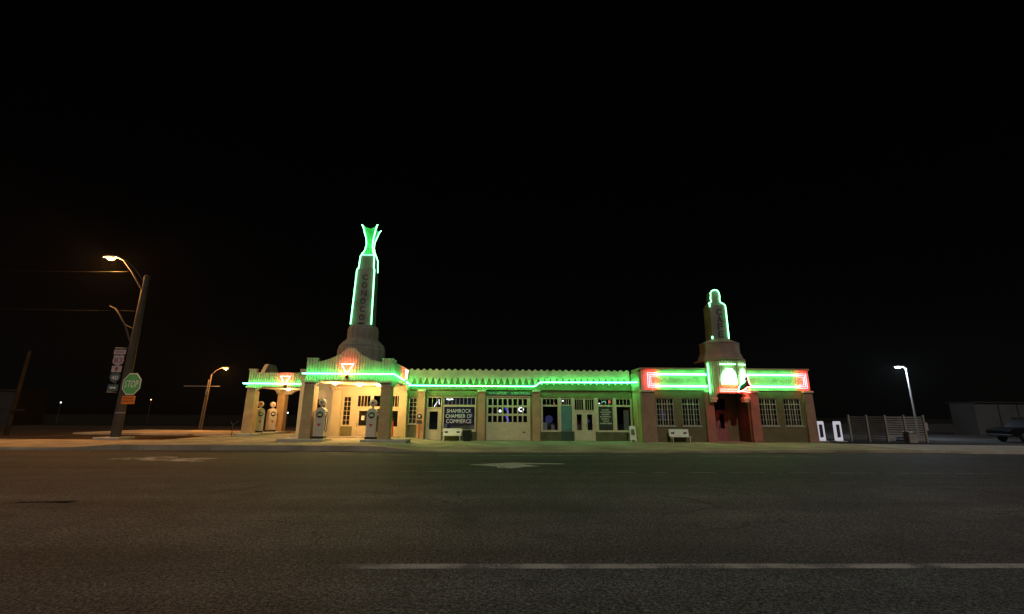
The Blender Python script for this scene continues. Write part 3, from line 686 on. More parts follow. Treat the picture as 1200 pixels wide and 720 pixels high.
# ribbed fascia, in two halves, and coping
fl = MB().ribs((CL, YC - .02), (13.25, YC - .02), (0, -1), lambda u: 3.16, lambda u: 4.44, 0.115, 0.05, -0.018).build('fascia', M['cream'], B)
fr_ = MB().ribs((15.55, YC - .02), (CR_, YC - .02), (0, -1), lambda u: 3.16, lambda u: 4.44, 0.115, 0.05, -0.018).build('fascia', M['cream'], B)
MB().box(CL - .06, CR_ + .06, YC - .16, YC + .24, 4.442, 4.56, 0.02).box(CL - .05, CL + .2, YC + .25, YF - .2, 4.302, 4.55).build('coping', M['cafepil'], B)
MB().ribs((CL - .02, YF - .02), (CL - .02, YC + .02), (-1, 0), lambda u: 3.16, lambda u: 4.3, 0.115, 0.05, -0.01).build('fascia', M['cream'], B)
for x0, x1 in ((8.9, 9.72), (12.92, 13.44), (15.78, 16.30), (19.28, 19.82)):
    pilaster(x0, x1, 3.03, M['cafepil'] if x0 < 10 or x0 > 19 else M['redlitpil'], M['cream_trim'], YC - .2, YC - .005, cap=0.12, bat=0.03)
def steel_window(x0, x1, z0, z1):
    b = MB(); sash(b, x0, x1, z0, z1, YC + .05, 6, 5, 0.045, 0.028)
    for i in (2, 4):
        x = x0 + .045 + (x1 - x0 - .09) * i / 6; b.box(x - .03, x + .03, YC + .04, YC + .1, z0 + .05, z1 - .05)
    z = z0 + .045 + (z1 - z0 - .09) * 4 / 5; b.box(x0 + .04, x1 - .04, YC + .035, YC + .1, z - .028, z + .028)
    o = b.build('window', M['wframe'], B); pane(x0 + .04, x1 - .04, z0 + .04, z1 - .04, YC + .09, o)
    MB().box(x0 - .06, x1 + .06, YC - .05, YC + .1, z0 - .07, z0 - .002).build('sill', M['wframe'], o)
for h in ch[:4]: steel_window(*h)
# neon on the fascia: two pairs of green lines, red brackets at the ends
yn = YC - 0.22
def cafe_neon(x0, x1, parent):
    for z in (3.37, 3.43, 4.11, 4.17): MB().tube([(x0, yn, z), (x1, yn, z)], 0.019).build('neon_tube', M['ncafe'], parent)
cafe_neon(9.95, 13.12, fl); cafe_neon(15.75, 19.0, fr_)
for i, q in enumerate((0.0, 0.1, 0.2)):
    a = 9.35 + q; MB().tube([(9.98, yn, 4.22 - q), (a, yn, 4.22 - q), (a, yn, 3.32 + q), (9.98, yn, 3.32 + q)], 0.020).build('neon_tube', M['nred'], fl)
    a = 19.55 - q; MB().tube([(19.02, yn, 4.22 - q), (a, yn, 4.22 - q), (a, yn, 3.32 + q), (19.02, yn, 3.32 + q)], 0.020).build('neon_tube', M['nred'], fr_)
for dz in (.03,): MB().tube([(CL - .2, 30.55, 3.70 + dz), (CL - .2, 29.1, 3.62 + dz)], 0.022).build('neon_tube', M['ngreen'], fl)
# entrance bay with tiers above
P0, P1, P2, P3 = (13.18, 28.62), (13.72, 28.35), (14.85, 28.35), (15.62, 28.62)
bay = MB()
zbay = lambda u: 2.97
def rib_face(A, Bp, zb, zt, mb):
    d = Vector((Bp[0] - A[0], Bp[1] - A[1])); nr = (d.y, -d.x); mb.ribs(A, Bp, nr, zb, zt, 0.13, 0.05, 0.2)
rib_face((13.18, 28.95), P0, lambda u: 2.75, lambda u: 4.93, bay)
rib_face(P0, P1, lambda u: 2.55 + 0.42 * ss(.12, .55, u), lambda u: 4.96, bay)
rib_face(P1, P2, lambda u: 2.97, lambda u: 4.97, bay)
rib_face(P2, P3, lambda u: 2.97 - 0.4 * ss(.35, .75, u), lambda u: 4.96, bay)
rib_face(P3, (15.62, 28.95), lambda u: 2.75, lambda u: 4.93, bay)
bayo = bay.build('entrance_bay', M['cream'], B)
for x0 in (13.2, 15.25): MB().box(x0, x0 + .32, 28.5, 28.94, 2.42, 2.56, .02).box(x0 - .04, x0 + .38, 28.46, 28.94, 2.565, 2.72, .02).build('corbel', M['cream'], bayo)
MB().prism_xy([(13.3, 28.75), (13.8, 28.5), (14.8, 28.5), (15.5, 28.75), (15.5, 28.99), (13.3, 28.99)], 2.99, 4.9).build('core', M['cafepil'], bayo)
MB().prism_xy([(13.2, 28.6), (13.7, 28.28), (14.9, 28.28), (15.65, 28.6), (16.0, 29.3), (16.0, 30.4), (13.1, 30.4), (13.1, 29.3)], 4.972, 5.10).build('cornice', M['cafepil'], bayo)
CX, CY = 14.45, 29.45
def octa(r, z): return [(CX + r * math.cos(PI / 8 + k * PI / 4), CY + r * math.sin(PI / 8 + k * PI / 4), z) for k in range(8)]
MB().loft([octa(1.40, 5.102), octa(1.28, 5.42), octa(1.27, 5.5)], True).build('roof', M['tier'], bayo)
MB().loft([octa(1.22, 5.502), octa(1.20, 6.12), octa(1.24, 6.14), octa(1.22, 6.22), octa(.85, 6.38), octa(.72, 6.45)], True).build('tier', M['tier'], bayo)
# cafe shaft and rounded head
def csq(h, z, k=1): return [(CX - .1 - h, CY - h * k, z), (CX - .1 + h, CY - h * k, z), (CX - .1 + h, CY + h * k, z), (CX - .1 - h, CY + h * k, z)]
ct = MB(); ct.loft([csq(.50, 6.42), csq(.485, 8.72)], True)
hp = [(a * (0.86 if b > 8.9 else 1.0), b) for a, b in [(-.485, 8.722), (.485, 8.722), (.45, 8.86), (.33, 8.98), (.30, 9.2), (.33, 9.35), (.30, 9.62), (.2, 9.78), (.02, 9.83), (-.2, 9.76), (-.32, 9.6), (-.31, 9.42), (-.36, 9.22), (-.30, 9.02), (-.45, 8.86)]]
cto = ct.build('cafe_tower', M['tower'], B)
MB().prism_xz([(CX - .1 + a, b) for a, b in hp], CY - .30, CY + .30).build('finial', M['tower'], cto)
yf = CY - .54
pts = [(CX - .1 - .52, yf, 8.60), (CX - .1 - .5, yf, 8.8)] + [(CX - .1 + a * 1.1, CY - .36, b) for a, b in reversed(hp[2:])] + [(CX - .1 + .53, yf, 8.7), (CX - .1 + .545, yf, 6.5)]
MB().tube(pts, 0.025).build('neon_tube', M['ntower'], cto)
MB().tube([(CX - .1 + .60, yf + .1, 8.6), (CX - .1 + .61, yf + .1, 6.5)], 0.022).build('neon_tube', M['ntower'], cto)
MB().tube([(CX - .1 - .54, yf, 6.62), (CX - .1 - .545, yf, 6.47)], 0.04).build('neon_tube', M['ntower'], cto)
tb = None
for k, chh in enumerate('CAFE'): tb = text_mb(chh, 0.42, CX - .02, 8.28 - .5 * k, CY - .50, 0.04, 0.36, tb)
tb.build('lettering', M['letter'], cto)
# hot panels of stacked green tubes on the bay
def stack(A, Bp, parent):
    A = Vector(A); Bp = Vector(Bp); d = Bp - A; nr = Vector((d.y, -d.x)).normalized() * 0.13
    def seg(t0, t1, z): 
        a = A + d * t0 + nr; b = A + d * t1 + nr
        return [(a.x, a.y, z), (b.x, b.y, z)]
    for t0, t1, z in ((.06, .94, 4.74), (.36, .74, 4.44), (.25, .82, 4.34), (.18, .87, 4.24), (.13, .9, 4.14), (.10, .92, 4.04), (.08, .93, 3.94), (.06, .94, 3.84), (.05, .95, 3.74), (.05, .95, 3.64), (.05, .95, 3.54)):
        MB().tube(seg(t0, t1, z), 0.02).build('neon_tube', M['ngreen_hot'], parent)
stack(P1, P2, bayo); stack((14.93, 28.38), (15.5, 28.58), bayo)
MB().tube([(13.62, 28.16, 3.08), (14.95, 28.16, 3.08), (15.62, 28.38, 3.02)], 0.024).build('neon_tube', M['nredhot'], bayo)
MB().tube([(13.62, 28.16, 3.20), (14.95, 28.16, 3.20), (15.62, 28.38, 3.14)], 0.02).build('neon_tube', M['nredhot'], bayo)
MB().tube([(13.14, 28.5, 3.0), (13.14, 28.5, 4.8)], 0.016).build('neon_tube', M['ngreen'], bayo)
# recessed porch
po = MB(); po.box(13.3, 13.5, YC + .26, 30.6, -0.2, 3.3); po.box(15.71, 15.9, YC + .26, 30.6, -0.2, 3.3); po.box(13.51, 15.7, YC + .26, 30.59, 3.02, 3.15)
wall_holes(po, 13.5, 15.71, -0.2, 3.02, [(13.82, 14.98, -0.2, 2.75)], 30.4, 30.6); po.build('porch', M['cafe_wall'], B)
tr = MB(); sash(tr, 13.82, 14.98, 1.92, 2.75, 30.42, 1, 1, 0.05); o = tr.build('window', M['reddoor'], B); pane(13.87, 14.93, 1.97, 2.7, 30.45, o)
for q in ((13.82, 13.89, 30.415, 30.5, -0.1, 1.92), (14.91, 14.98, 30.415, 30.5, -0.1, 1.92)): MB().box(*q).build('door_post', M['reddoor'], B)
glazed_door(13.89, 14.395, 1.91, 13.98, 14.27, 0.78, 1.72, 30.44, M['reddoor'], B, False)
glazed_door(14.40, 14.91, 1.91, 14.5, 14.8, 0.78, 1.72, 30.44, M['reddoor'], B, True)
MB().box(15.685, 15.708, 29.55, 30.15, 0.9, 2.5).build('window', M['reddoor'], B)
# stucco haunches of the porch arch
MB().prism_xz([(13.46, 3.0), (13.46, 2.55), (13.56, 2.78), (13.75, 2.99)], YC - .19, YC + .2).prism_xz([(15.76, 3.0), (15.76, 2.55), (15.62, 2.78), (15.42, 2.99)], YC - .19, YC + .2).build('haunch', M['cafepil'], bayo)

# ------------------------------------------------------------------ things on and around the building
# fish-like arrow sign over the entrance
fs_ = thing('neon_sign', (15.1, 27.95, 3.4), 'green fish shaped sign with pink neon edge diving over the cafe entrance', 'sign')
fp = [(0, 0), (.05, .22), (.16, .40), (.36, .50), (.52, .66), (.62, .92), (.68, .55), (.84, .30), (.60, .28), (.44, .16), (.22, .06)]
fp = [(14.62 + x * 1.0, 3.06 + z * 1.0) for x, z in fp]
MB().prism_xz(fp, 27.92, 28.06).build('body', M['maroon'], fs_)
gp = [(14.66, 3.16), (14.70, 3.27), (14.80, 3.41), (14.98, 3.50), (15.10, 3.60), (15.16, 3.46), (15.02, 3.32), (14.86, 3.22)]
MB().prism_xz(gp, 27.895, 27.919).build('panel', M['fishgreen'], fs_)
MB().tube([(14.60, 27.93, 3.03), (14.84, 27.93, 3.08), (15.06, 27.93, 3.19), (15.20, 27.93, 3.31), (15.48, 27.93, 3.33), (15.36, 27.93, 3.58), (15.30, 27.93, 4.0)], 0.028).build('neon_tube', M['npink'], fs_)
MB().tube([(14.63, 27.90, 3.12), (14.68, 27.90, 3.30), (14.78, 27.90, 3.44), (14.98, 27.90, 3.55), (15.13, 27.90, 3.70)], 0.014).build('neon_tube', M['ngreen'], fs_)
MB().box(15.0, 15.06, 28.061, 28.5, 3.4, 3.5).build('bracket', M['darkmetal'], fs_)

# fuel pumps
def make_pump():
    t = thing('fuel_pump', (-9.9, 26.3, 0.27), 'white old fuel pump with round globe standing beside the front canopy left column', 'fuel pump', 'old fuel pumps under the canopies')
    out = [(-.27, .12), (.27, .12), (.27, 1.42), (.25, 1.52), (.20, 1.58), (.13, 1.63), (.08, 1.66), (-.08, 1.66), (-.13, 1.63), (-.20, 1.58), (-.25, 1.52), (-.27, 1.42)]
    MB().prism_xz(out, -.2, .2).box(-.21, .21, -.212, -.2, .2, 1.0).build('body', M['white'], t, True)
    MB().box(-.3, .3, -.23, .23, 0, .119, .01).build('base', M['black'], t, True)
    MB().lathe([(.06, 0), (.06, .09)], (0, 0, 1.66), 12).build('neck', M['white'], t, True)
    gl = MB().lathe([(.0, -.09), (.16, -.085), (.2, -.05), (.2, .05), (.16, .085), (.0, .09)], (0, 0, 1.94), 22, 'y').build('globe', M['white'], t, True)
    MB().prism_xz([(-.1, 2.0), (.1, 2.0), (0, 1.83)], -.1, -.09).build('emblem', M['red'], gl, True)
    dl = MB().lathe([(.17, 0), (.18, -.015), (.0, -.016)], (0, -.2, 1.28), 20, 'y').build('dial', M['darkmetal'], t, True)
    MB().box(-.11, .11, -.225, -.217, 1.21, 1.33).build('counter', M['white'], dl, True)
    MB().prism_xz([(-.11, .80), (.11, .80), (0, .62)], -.224, -.213).build('emblem', M['red'], t, True)
    h = MB().tube([(.27, -.05, 1.42), (.38, -.06, 1.36), (.42, -.08, 1.1), (.40, -.09, .7), (.42, -.09, .42), (.37, -.09, .34), (.31, -.08, .45), (.31, -.08, .8), (.31, -.08, 1.1)], 0.022, 6).build('hose', M['black'], t, True)
    MB().tube([(.31, -.08, 1.08), (.31, -.1, 1.22), (.36, -.14, 1.27)], [.03, .03, .018], 6).build('nozzle', M['darkmetal'], h, True)
    return t
p0 = make_pump()
dup(p0, (-7.06, 26.3, 0.25), 'white old fuel pump in front of the glazed office door, beside the canopy right column')
dup(p0, (-16.85, 33.35, 0.29), 'old fuel pump half hidden behind the front column of the left canopy', PI * .28)
dup(p0, (-16.85, 35.15, 0.29), 'old fuel pump standing free in the dark side arch of the left canopy', PI * .28)

# benches
def make_bench():
    t = thing('bench', (-3.02, 30.35, -0.07), 'white bench with printed backrest under the lettered shop window', 'bench', 'white benches along the facade')
    bk = MB().loft([[(-.6, .20, .36), (.6, .20, .36), (.6, .24, .36), (-.6, .24, .36)], [(-.6, .28, .78), (.6, .28, .78), (.6, .32, .78), (-.6, .32, .78)]]).build('backrest', M['benchwhite'], t, True)
    MB().box(-.48, -.28, .225, .2405, .5, .60).box(.28, .48, .225, .2405, .5, .60).build('printed_mark', M['letter'], bk, True)
    s = MB()
    for k in range(3): s.box(-.6, .6, -.2 + k * .13, -.09 + k * .13, .33, .36)
    s.build('seat', M['benchwhite'], t, True)
    for x in (-.52, .52):
        MB().tube([(x, -.17, 0), (x, -.15, .33)], .025).tube([(x, .22, 0), (x, .17, .36)], .025).box(x - .02, x + .02, -.18, .2, .29, .328).build('leg', M['benchwhite'], t, True)
    return t
b0 = make_bench()
dup(b0, (11.0, 28.35, 0.0), 'white bench standing alone under the steel windows of the cafe')

t = thing('trash_bin', (-2.05, 30.4, -0.07), 'dark square trash bin between the bench and a brick pilaster', 'trash bin')
MB().loft([[(-.22, -.22, 0), (.22, -.22, 0), (.22, .22, 0), (-.22, .22, 0)], [(-.27, -.27, .62), (.27, -.27, .62), (.27, .27, .62), (-.27, .27, .62)]]).build('body', M['bin'], t, True)
MB().box(-.29, .29, -.29, .29, .621, .70, .03).build('lid', M['bin'], t, True)

t = thing('air_meter', (-5.12, 30.25, -0.05), 'dark air meter with round dial on a thin red post in front of a pilaster', 'air meter')
MB().tube([(0, 0, 0), (0, 0, 1.12)], .03, 8).build('post', M['red'], t, True)
MB().box(-.15, .15, -.09, .09, 1.05, 1.28, .015).build('box', M['darkmetal'], t, True)
d_ = MB().lathe([(.0, -.06), (.17, -.06), (.18, .0), (.17, .06), (0, .06)], (0, 0, 1.50), 20, 'y').build('dial', M['darkmetal'], t, True)
MB().prism_xz([(-.08, 1.55), (-.03, 1.58), (0, 1.55), (.03, 1.58), (.08, 1.55), (0, 1.43)], -.075, -.062).build('dial_mark', M['signwhite'], d_, True)

t = thing('sandwich_board', (8.62, 30.3, -0.06), 'small pale A-frame board standing at the corner by the cafe wing', 'sign')
for s_ in (-1, 1):
    pnl = MB().loft([[(-.2, s_ * .22, .12), (.2, s_ * .22, .12), (.2, s_ * .20, .12), (-.2, s_ * .20, .12)], [(-.2, s_ * .04, .98), (.2, s_ * .04, .98), (.2, s_ * .02, .98), (-.2, s_ * .02, .98)]])
    for x in (-.2, .14): pnl.loft([[(x, s_ * .24, 0), (x + .06, s_ * .24, 0), (x + .06, s_ * .215, 0), (x, s_ * .215, 0)], [(x, s_ * .22, .119), (x + .06, s_ * .22, .119), (x + .06, s_ * .20, .119), (x, s_ * .20, .119)]])
    pn = pnl.build('panel', M['benchwhite'], t, True)
    if s_ < 0:
        MB().loft([[(-.13, -.185, .42), (.13, -.185, .42), (.13, -.175, .42), (-.13, -.175, .42)], [(-.10, -.105, .78), (.10, -.105, .78), (.10, -.10, .78), (-.10, -.10, .78)]]).build('printed_mark', M['wall'], pn, True)

t = thing('hose_stand', (-17.35, 31.15, 0.13), 'thin dark forked hose stand beside the outermost canopy column', 'hose stand')
MB().tube([(0, 0, 0), (0, 0, .72)], .025, 6).build('post', M['darkmetal'], t, True)
MB().tube([(-.16, 0, .92), (0, 0, .70), (.32, 0, .98)], .022, 6).build('arm', M['darkmetal'], t, True)
t = thing('red_post', (-6.8, 30.3, 0.19), 'short red post in front of the right office door', 'post')
MB().tube([(0, 0, 0), (0, 0, .95)], .05, 8).build('post', M['red'], t, True)
MB().tube([(0, 0, .95), (.02, -.04, 1.12)], [.05, .02], 8).build('nozzle', M['darkmetal'], t, True)

# lit things seen through the windows
def glow(name, mb, m, label, cat): return tag(mb.build(name, M[m]), label, cat)
glow('neon_sign', MB().tube([(.5, 32.2, 1.05), (.62, 32.2, 1.2), (.50, 32.2, 1.45), (.62, 32.2, 1.6), (.55, 32.2, 1.95), (.40, 32.2, 2.0)], .07, 8), 'nblue', 'tall blue neon sign glowing behind the garage door panes', 'neon sign')
glow('hanging_lamp', MB().lathe([(0, -.09), (.08, -.05), (.09, .0), (.05, .07), (0, .09)], (0.06, 32.4, 1.84), 14), 'coolsmall', 'small round white lamp behind the middle row of garage panes', 'lamp')
glow('ring_lamp', MB().tube([(1.52 + .16 * math.cos(a), 32.3, 1.95 + .13 * math.sin(a)) for a in [k * PI / 6 for k in range(12)]], .03, 6, True), 'coolsmall', 'white ring shaped lamp behind the right garage panes', 'lamp')
glow('tube_lamp', MB().box(-3.60, -3.44, 31.7, 33.0, 2.58, 2.63).box(-3.30, -3.22, 31.6, 32.6, 2.60, 2.64), 'coolsmall', 'pair of bright white tube lamps behind the transom of the lettered window', 'lamp')
glow('shop_lamp', MB().tube([(-4.45, 32.0, 2.1), (-4.25, 32.0, 2.45), (-4.1, 32.0, 2.25), (-4.15, 32.0, 2.6)], .016, 6), 'coolsmall', 'crooked white lamp behind the transom of the shop door', 'lamp')
glow('window_glow', MB().lathe([(0, -.02), (.2, -.02), (.27, 0), (.2, .02), (0, .02)], (3.42, 32.1, 1.3), 16, 'y'), 'nviolet', 'dim violet round screen inside the first shop window right of the garage', 'screen')
glow('string_light', MB().lathe([(0, -.04), (.05, 0), (0, .05)], (3.72, 31.4, 2.33), 10), 'nsign_red', 'small red light in the transom right of the garage', 'lamp')
glow('string_light', MB().lathe([(0, -.05), (.06, 0), (0, .06)], (4.3, 31.4, 2.52), 10), 'coolsmall', 'small white light in the transom over the teal shutter', 'lamp')
glow('open_sign', MB().tube([(6.95, 31.35, 2.42), (7.05, 31.35, 2.5), (7.2, 31.35, 2.48), (7.22, 31.35, 2.38)], .03, 6), 'nsign_green', 'small green neon squiggle in the transom over the black board', 'neon sign')
glow('open_sign', MB().tube([(7.40, 31.35, 2.5), (7.52, 31.35, 2.56), (7.54, 31.35, 2.44), (7.42, 31.35, 2.42)], .045, 6), 'nsign_red', 'small red neon loop in the transom over the black board', 'neon sign')
glow('hanging_lamp', MB().lathe([(0, -.05), (.05, 0), (0, .05)], (6.78, 31.4, 2.36), 10), 'coolsmall', 'small white bulb in the transom over the black board', 'lamp')
glow('hanging_lamp', MB().lathe([(0, -.04), (.045, 0), (0, .05)], (14.08, 31.3, 1.60), 10), 'coolsmall', 'small white bulb behind the red cafe door', 'lamp')
glow('window_glow', MB().box(10.55, 10.78, 30.2, 30.24, 1.35, 1.9), 'nviolet', 'dim violet screen inside the leftmost cafe window', 'screen')
tag(MB().box(2.95, 3.22, 31.3, 31.33, .62, 1.12).build('poster', M['signwhite']), 'pale card standing at the left in the shop window right of the garage', 'poster')
tag(MB().box(3.48, 3.70, 31.3, 31.33, .62, .92).build('poster', M['signwhite']), 'smaller pale card at the right in the shop window right of the garage', 'poster')
tag(MB().box(8.38, 8.72, 31.32, 31.36, .64, 1.95).build('curtain', M['chalk']), 'pale hanging cloth in the shop window next to the cafe wing', 'curtain')
tag(MB().box(-1.95, -1.68, 31.3, 31.33, .64, .9).build('poster', M['signwhite']), 'small pale card at the lower right corner of the lettered window', 'poster')
tag(MB().box(-3.62, -3.45, 31.3, 31.33, .64, 1.0).build('poster', M['signwhite']), 'small pale card at the lower left corner of the lettered window', 'poster')

def counter(x, y, w, h, label):
    t = thing('display_counter', (x, y, -.05), label, 'counter')
    MB().box(-w / 2, w / 2, -.25, .25, 0, h - .05).build('cabinet', M['frame'], t, True)
    MB().box(-w / 2 - .04, w / 2 + .04, -.29, .29, h - .049, h).build('counter_top', M['white'], t, True)
    for k in range(4):
        u = -w / 2 + .15 + (w - .3) * k / 3; MB().box(u - .07, u + .07, -.1, .1, h + .001, h + random.uniform(.12, .38)).build('goods', M[random.choice(['signpink', 'teal', 'red', 'chalk'])], t, True)
glow('window_glow', MB().box(-4.1, -1.4, 34.9, 34.96, .4, 2.9, .02), 'nnavy', 'added navy glow panel deep behind the lettered window', 'screen')  # added glowing panel that tints the dark interior navy
counter(-2.6, 32.9, 1.5, .95, 'shop counter with goods behind the lettered window')
counter(3.4, 33.2, 1.0, .9, 'display counter inside the shop window right of the garage')
counter(5.7, 33.0, 1.0, 1.0, 'display counter behind the double doors')
counter(14.6, 32.4, .9, 1.0, 'counter behind the red cafe door')
glow('window_glow', MB().box(5.95, 6.3, 32.4, 32.44, 1.1, 1.28), 'nviolet', 'small violet screen behind the right leaf of the double door', 'screen')

# ------------------------------------------------------------------ left: street lamp with signs
PX, PY = -23.6, 29.75
sl = thing('street_lamp', (PX, PY, 0), 'tall pole carrying a lit orange street lamp, signs and a stop sign by the corner', 'street lamp')
MB().tube([(PX, PY, 0.1), (PX, PY, 5), (PX, PY, 10.4)], [.275, .23, .165], 12).build('pole', M['polemetal'], sl)
MB().box(PX - .75, PX + .75, PY - .75, PY + .6, -.02, .14, .03).build('base', M['kerb'], sl)
MB().lathe([(.21, 0), (.12, .1), (0, .16)], (PX, PY, 10.4), 10).build('pole_cap', M['polemetal'], sl)
MB().tube([(PX - .1, PY - .1, 9.55), (-24.5, 29.6, 10.7), (-25.15, 29.5, 11.5), (-25.5, 29.5, 11.64)], [.07, .055, .045, .045], 8).tube([(PX - .1, PY - .1, 10.1), (-24.4, 29.6, 10.95), (-25.0, 29.5, 11.5)], .035, 6).build('arm', M['polemetal'], sl)
lh = MB().loft([[(-26.45, 29.36, 11.66), (-25.45, 29.4, 11.66), (-25.45, 29.6, 11.66), (-26.45, 29.64, 11.66)], [(-26.3, 29.4, 11.8), (-25.5, 29.44, 11.76), (-25.5, 29.56, 11.76), (-26.3, 29.6, 11.8)]]).build('lamp_head', M['galv'], sl)
MB().lathe([(.26, 0), (.24, -.08), (.14, -.16), (0, -.19)], (-26.0, 29.5, 11.655), 14).build('lens', M['sodium'], lh)
MB().tube([(PX - .2, PY - .1, 6.1), (-24.2, 29.6, 7.0), (-24.68, 29.5, 7.75), (-25.0, 29.5, 8.15), (-25.4, 29.5, 8.32)], [.07, .06, .05, .05, .04], 6).tube([(PX - .2, PY - .1, 6.9), (-24.3, 29.6, 7.15)], .04, 6).build('spare_arm', M['polemetal'], sl)
MB().tube([(PX - .2, PY - .2, 5.60), (-24.4, 29.4, 5.58)], .03, 6).tube([(PX - .3, PY - .2, 2.82), (-24.4, 29.4, 2.84)], .03, 6).tube([(-23.99, 29.44, 2.84), (-23.99, 29.44, 5.58)], .025, 6).build('sign_bracket', M['galv'], sl)
MB().lathe([(.27, 0), (.27, .08)], (PX, PY, 1.55), 12).build('band', M['galv'], sl)
def rsign(cx, cz, w, h, mface, name, label, parts, poly=None):
    t = thing(name, (cx, 29.38, cz), label, 'road sign', 'route signs stacked on the pole')
    poly = poly or [(-w / 2, -h / 2), (w / 2, -h / 2), (w / 2, h / 2), (-w / 2, h / 2)]
    MB().prism_xz(poly, -.012, .012).build('panel', mface, t, True)
    for mb, m in parts: mb.build('lettering', m, t, True)
    return t
rsign(-24.05, 5.33, .72, .30, M['signpink'], 'direction_sign', 'pale plate reading NORTH at the top of the sign stack', [(text_mb('NORTH', .15, 0, 0, -.014, .006, .5), M['signred'])])
shield = [(-.30, .16), (-.33, .30), (-.18, .33), (0, .30), (.18, .33), (.33, .30), (.30, .16), (.34, 0), (.30, -.18), (.12, -.28), (0, -.33), (-.12, -.28), (-.30, -.18), (-.34, 0)]
bp = MB().prism_xz([(-.37, -.36), (.37, -.36), (.37, .36), (-.37, .36)], .014, .02)
rsign(-24.05, 4.80, .7, .7, M['signpink'], 'route_sign', 'route shield with the number 83', [(text_mb('83', .34, 0, 0, -.014, .006, .5), M['signred'])], shield)
arw = MB().prism_xz([(-.05, -.14), (.05, -.14), (.05, .02), (.13, .02), (0, .15), (-.13, .02), (-.05, .02)], -.02, -.013)
rsign(-24.05, 4.26, .60, .40, M['signpink'], 'arrow_sign', 'pale plate with a dark arrow pointing up', [(arw, M['signred'])])
sh2 = [(-.28, .24), (-.15, .28), (0, .26), (.15, .28), (.28, .24), (.33, .05), (.24, -.17), (0, -.33), (-.24, -.17), (-.33, .05)]
rsign(-24.05, 3.72, .66, .6, M['signteal'], 'route_sign', 'dark green shield with the number 40', [(text_mb('40', .25, 0, .0, -.014, .006, .42), M['signwhite'])], sh2)
arw2 = MB().prism_xz([(-.2, 0), (-.1, .08), (-.1, .035), (.1, .035), (.1, .08), (.2, 0), (.1, -.08), (.1, -.035), (-.1, -.035), (-.1, -.08)], -.02, -.013)
rsign(-24.05, 3.10, .62, .40, M['signteal'], 'arrow_sign', 'dark plate with a pale double arrow at the bottom of the sign stack', [(arw2, M['signwhite'])])
ss_ = thing('stop_sign', (-22.88, 29.3, 3.33), 'octagonal stop sign with green light in its face colour on the lamp pole', 'stop sign', rz=-math.radians(12))
oc = lambda r: [(r * math.cos(PI / 8 + k * PI / 4), r * math.sin(PI / 8 + k * PI / 4)) for k in range(8)]
MB().prism_xz(oc(.72), -.008, .012).build('border', M['signwhite'], ss_, True)
MB().prism_xz(oc(.66), -.016, -.009).build('panel', M['signgreenlit'], ss_, True)
text_mb('STOP', .44, 0, 0, -.018, .006, 1.0).build('lettering', M['signwhite'], ss_, True)
MB().tube([(0, .02, .2), (-.42, .25, .2)], .03).tube([(0, .02, -.2), (-.42, .25, -.2)], .03).build('bracket', M['galv'], ss_, True)
t = thing('warning_plate', (-22.9, 29.3, 2.36), 'orange plate with dark lettering under the stop sign', 'road sign', rz=-math.radians(12))
MB().prism_xz([(-.48, -.25), (.48, -.25), (.48, .25), (-.48, .25)], -.01, .012).build('panel', M['signorange'], t, True)
text_mb('CROSS TRAFFIC', .11, 0, .1, -.012, .006, .8, text_mb('DOES NOT STOP', .11, 0, -.09, -.012, .006, .8)).build('lettering', M['maroon'], t, True)

def wire(p, q, sag, label, r=.006):
    P = [Vector(p).lerp(Vector(q), k / 16) - Vector((0, 0, sag * 4 * (k / 16) * (1 - k / 16))) for k in range(17)]
    return tag(MB().tube(P, r, 5).build('power_line', M['letter']), label, 'power line')
wire((-24.7, 29.6, 10.72), (-62, 27.5, 11.4), .5, 'upper cable running left from the lamp arm')
wire((-23.8, 29.6, 8.05), (-62, 27.0, 9.0), .4, 'lower cable running left from the lamp pole')

# second street lamp with a twin pole
l2 = thing('street_lamp', (-27.95, 45, 0), 'slim leaning lamp with lit orange head by the left canopy', 'street lamp')
MB().tube([(-27.95, 45, 0), (-27.78, 45, 5.25)], [.085, .055], 8).build('pole', M['polemetal'], l2)
MB().tube([(-27.78, 45, 5.2), (-27.3, 44.9, 5.65), (-26.75, 44.9, 5.9)], .03, 6).build('arm', M['polemetal'], l2)
h2 = MB().box(-26.8, -26.2, 44.75, 45.05, 5.84, 5.96, .03).build('lamp_head', M['galv'], l2)
MB().lathe([(.2, 0), (.17, -.1), (0, -.18)], (-26.45, 44.9, 5.84), 12).build('lens', M['sodium'], h2)
p2 = thing('utility_pole', (-28.35, 45.3, 0), 'shorter twin pole with a thin crossarm beside the slim lamp', 'utility pole')
MB().tube([(-28.35, 45.3, 0), (-28.15, 45.3, 4.75)], [.075, .055], 8).build('pole', M['polemetal'], p2)
MB().box(-30.3, -26.95, 45.1, 45.18, 4.08, 4.14).build('crossarm', M['galv'], p2)
MB().lathe([(.1, 0), (.12, .2), (.08, .45)], (-28.05, 45.1, 3.3), 8).build('meter_box', M['galv'], p2)
p3 = thing('utility_pole', (-36.5, 36, -0.1), 'old wooden pole in the dark at the far left', 'utility pole')
MB().tube([(-36.5, 36, -.1), (-36.3, 36, 6.2)], [.15, .10], 8).build('pole', M['wood'], p3)
MB().box(-40.5, -35.4, 35.78, 35.83, 1.7, 1.82).build('rail', M['wood'], p3)
def far_lamp(x, y, z, m, label, r=.13):
    t = thing('distant_lamp', (x, y, -0.1), label, 'lamp')
    MB().tube([(x, y, -.1), (x, y, z - r)], .05, 6).build('pole', M['letter'], t)
    MB().lathe([(0, -r), (r * .8, -r * .6), (r, 0), (r * .8, r * .6), (0, r)], (x, y, z), 10).build('globe', M[m], t)
def on_far(px, py, Y): return px, py, Y
far_lamp(-68.9, 75, 3.1, 'coolsmall', 'tiny white lamp far left of the stop sign', .09)
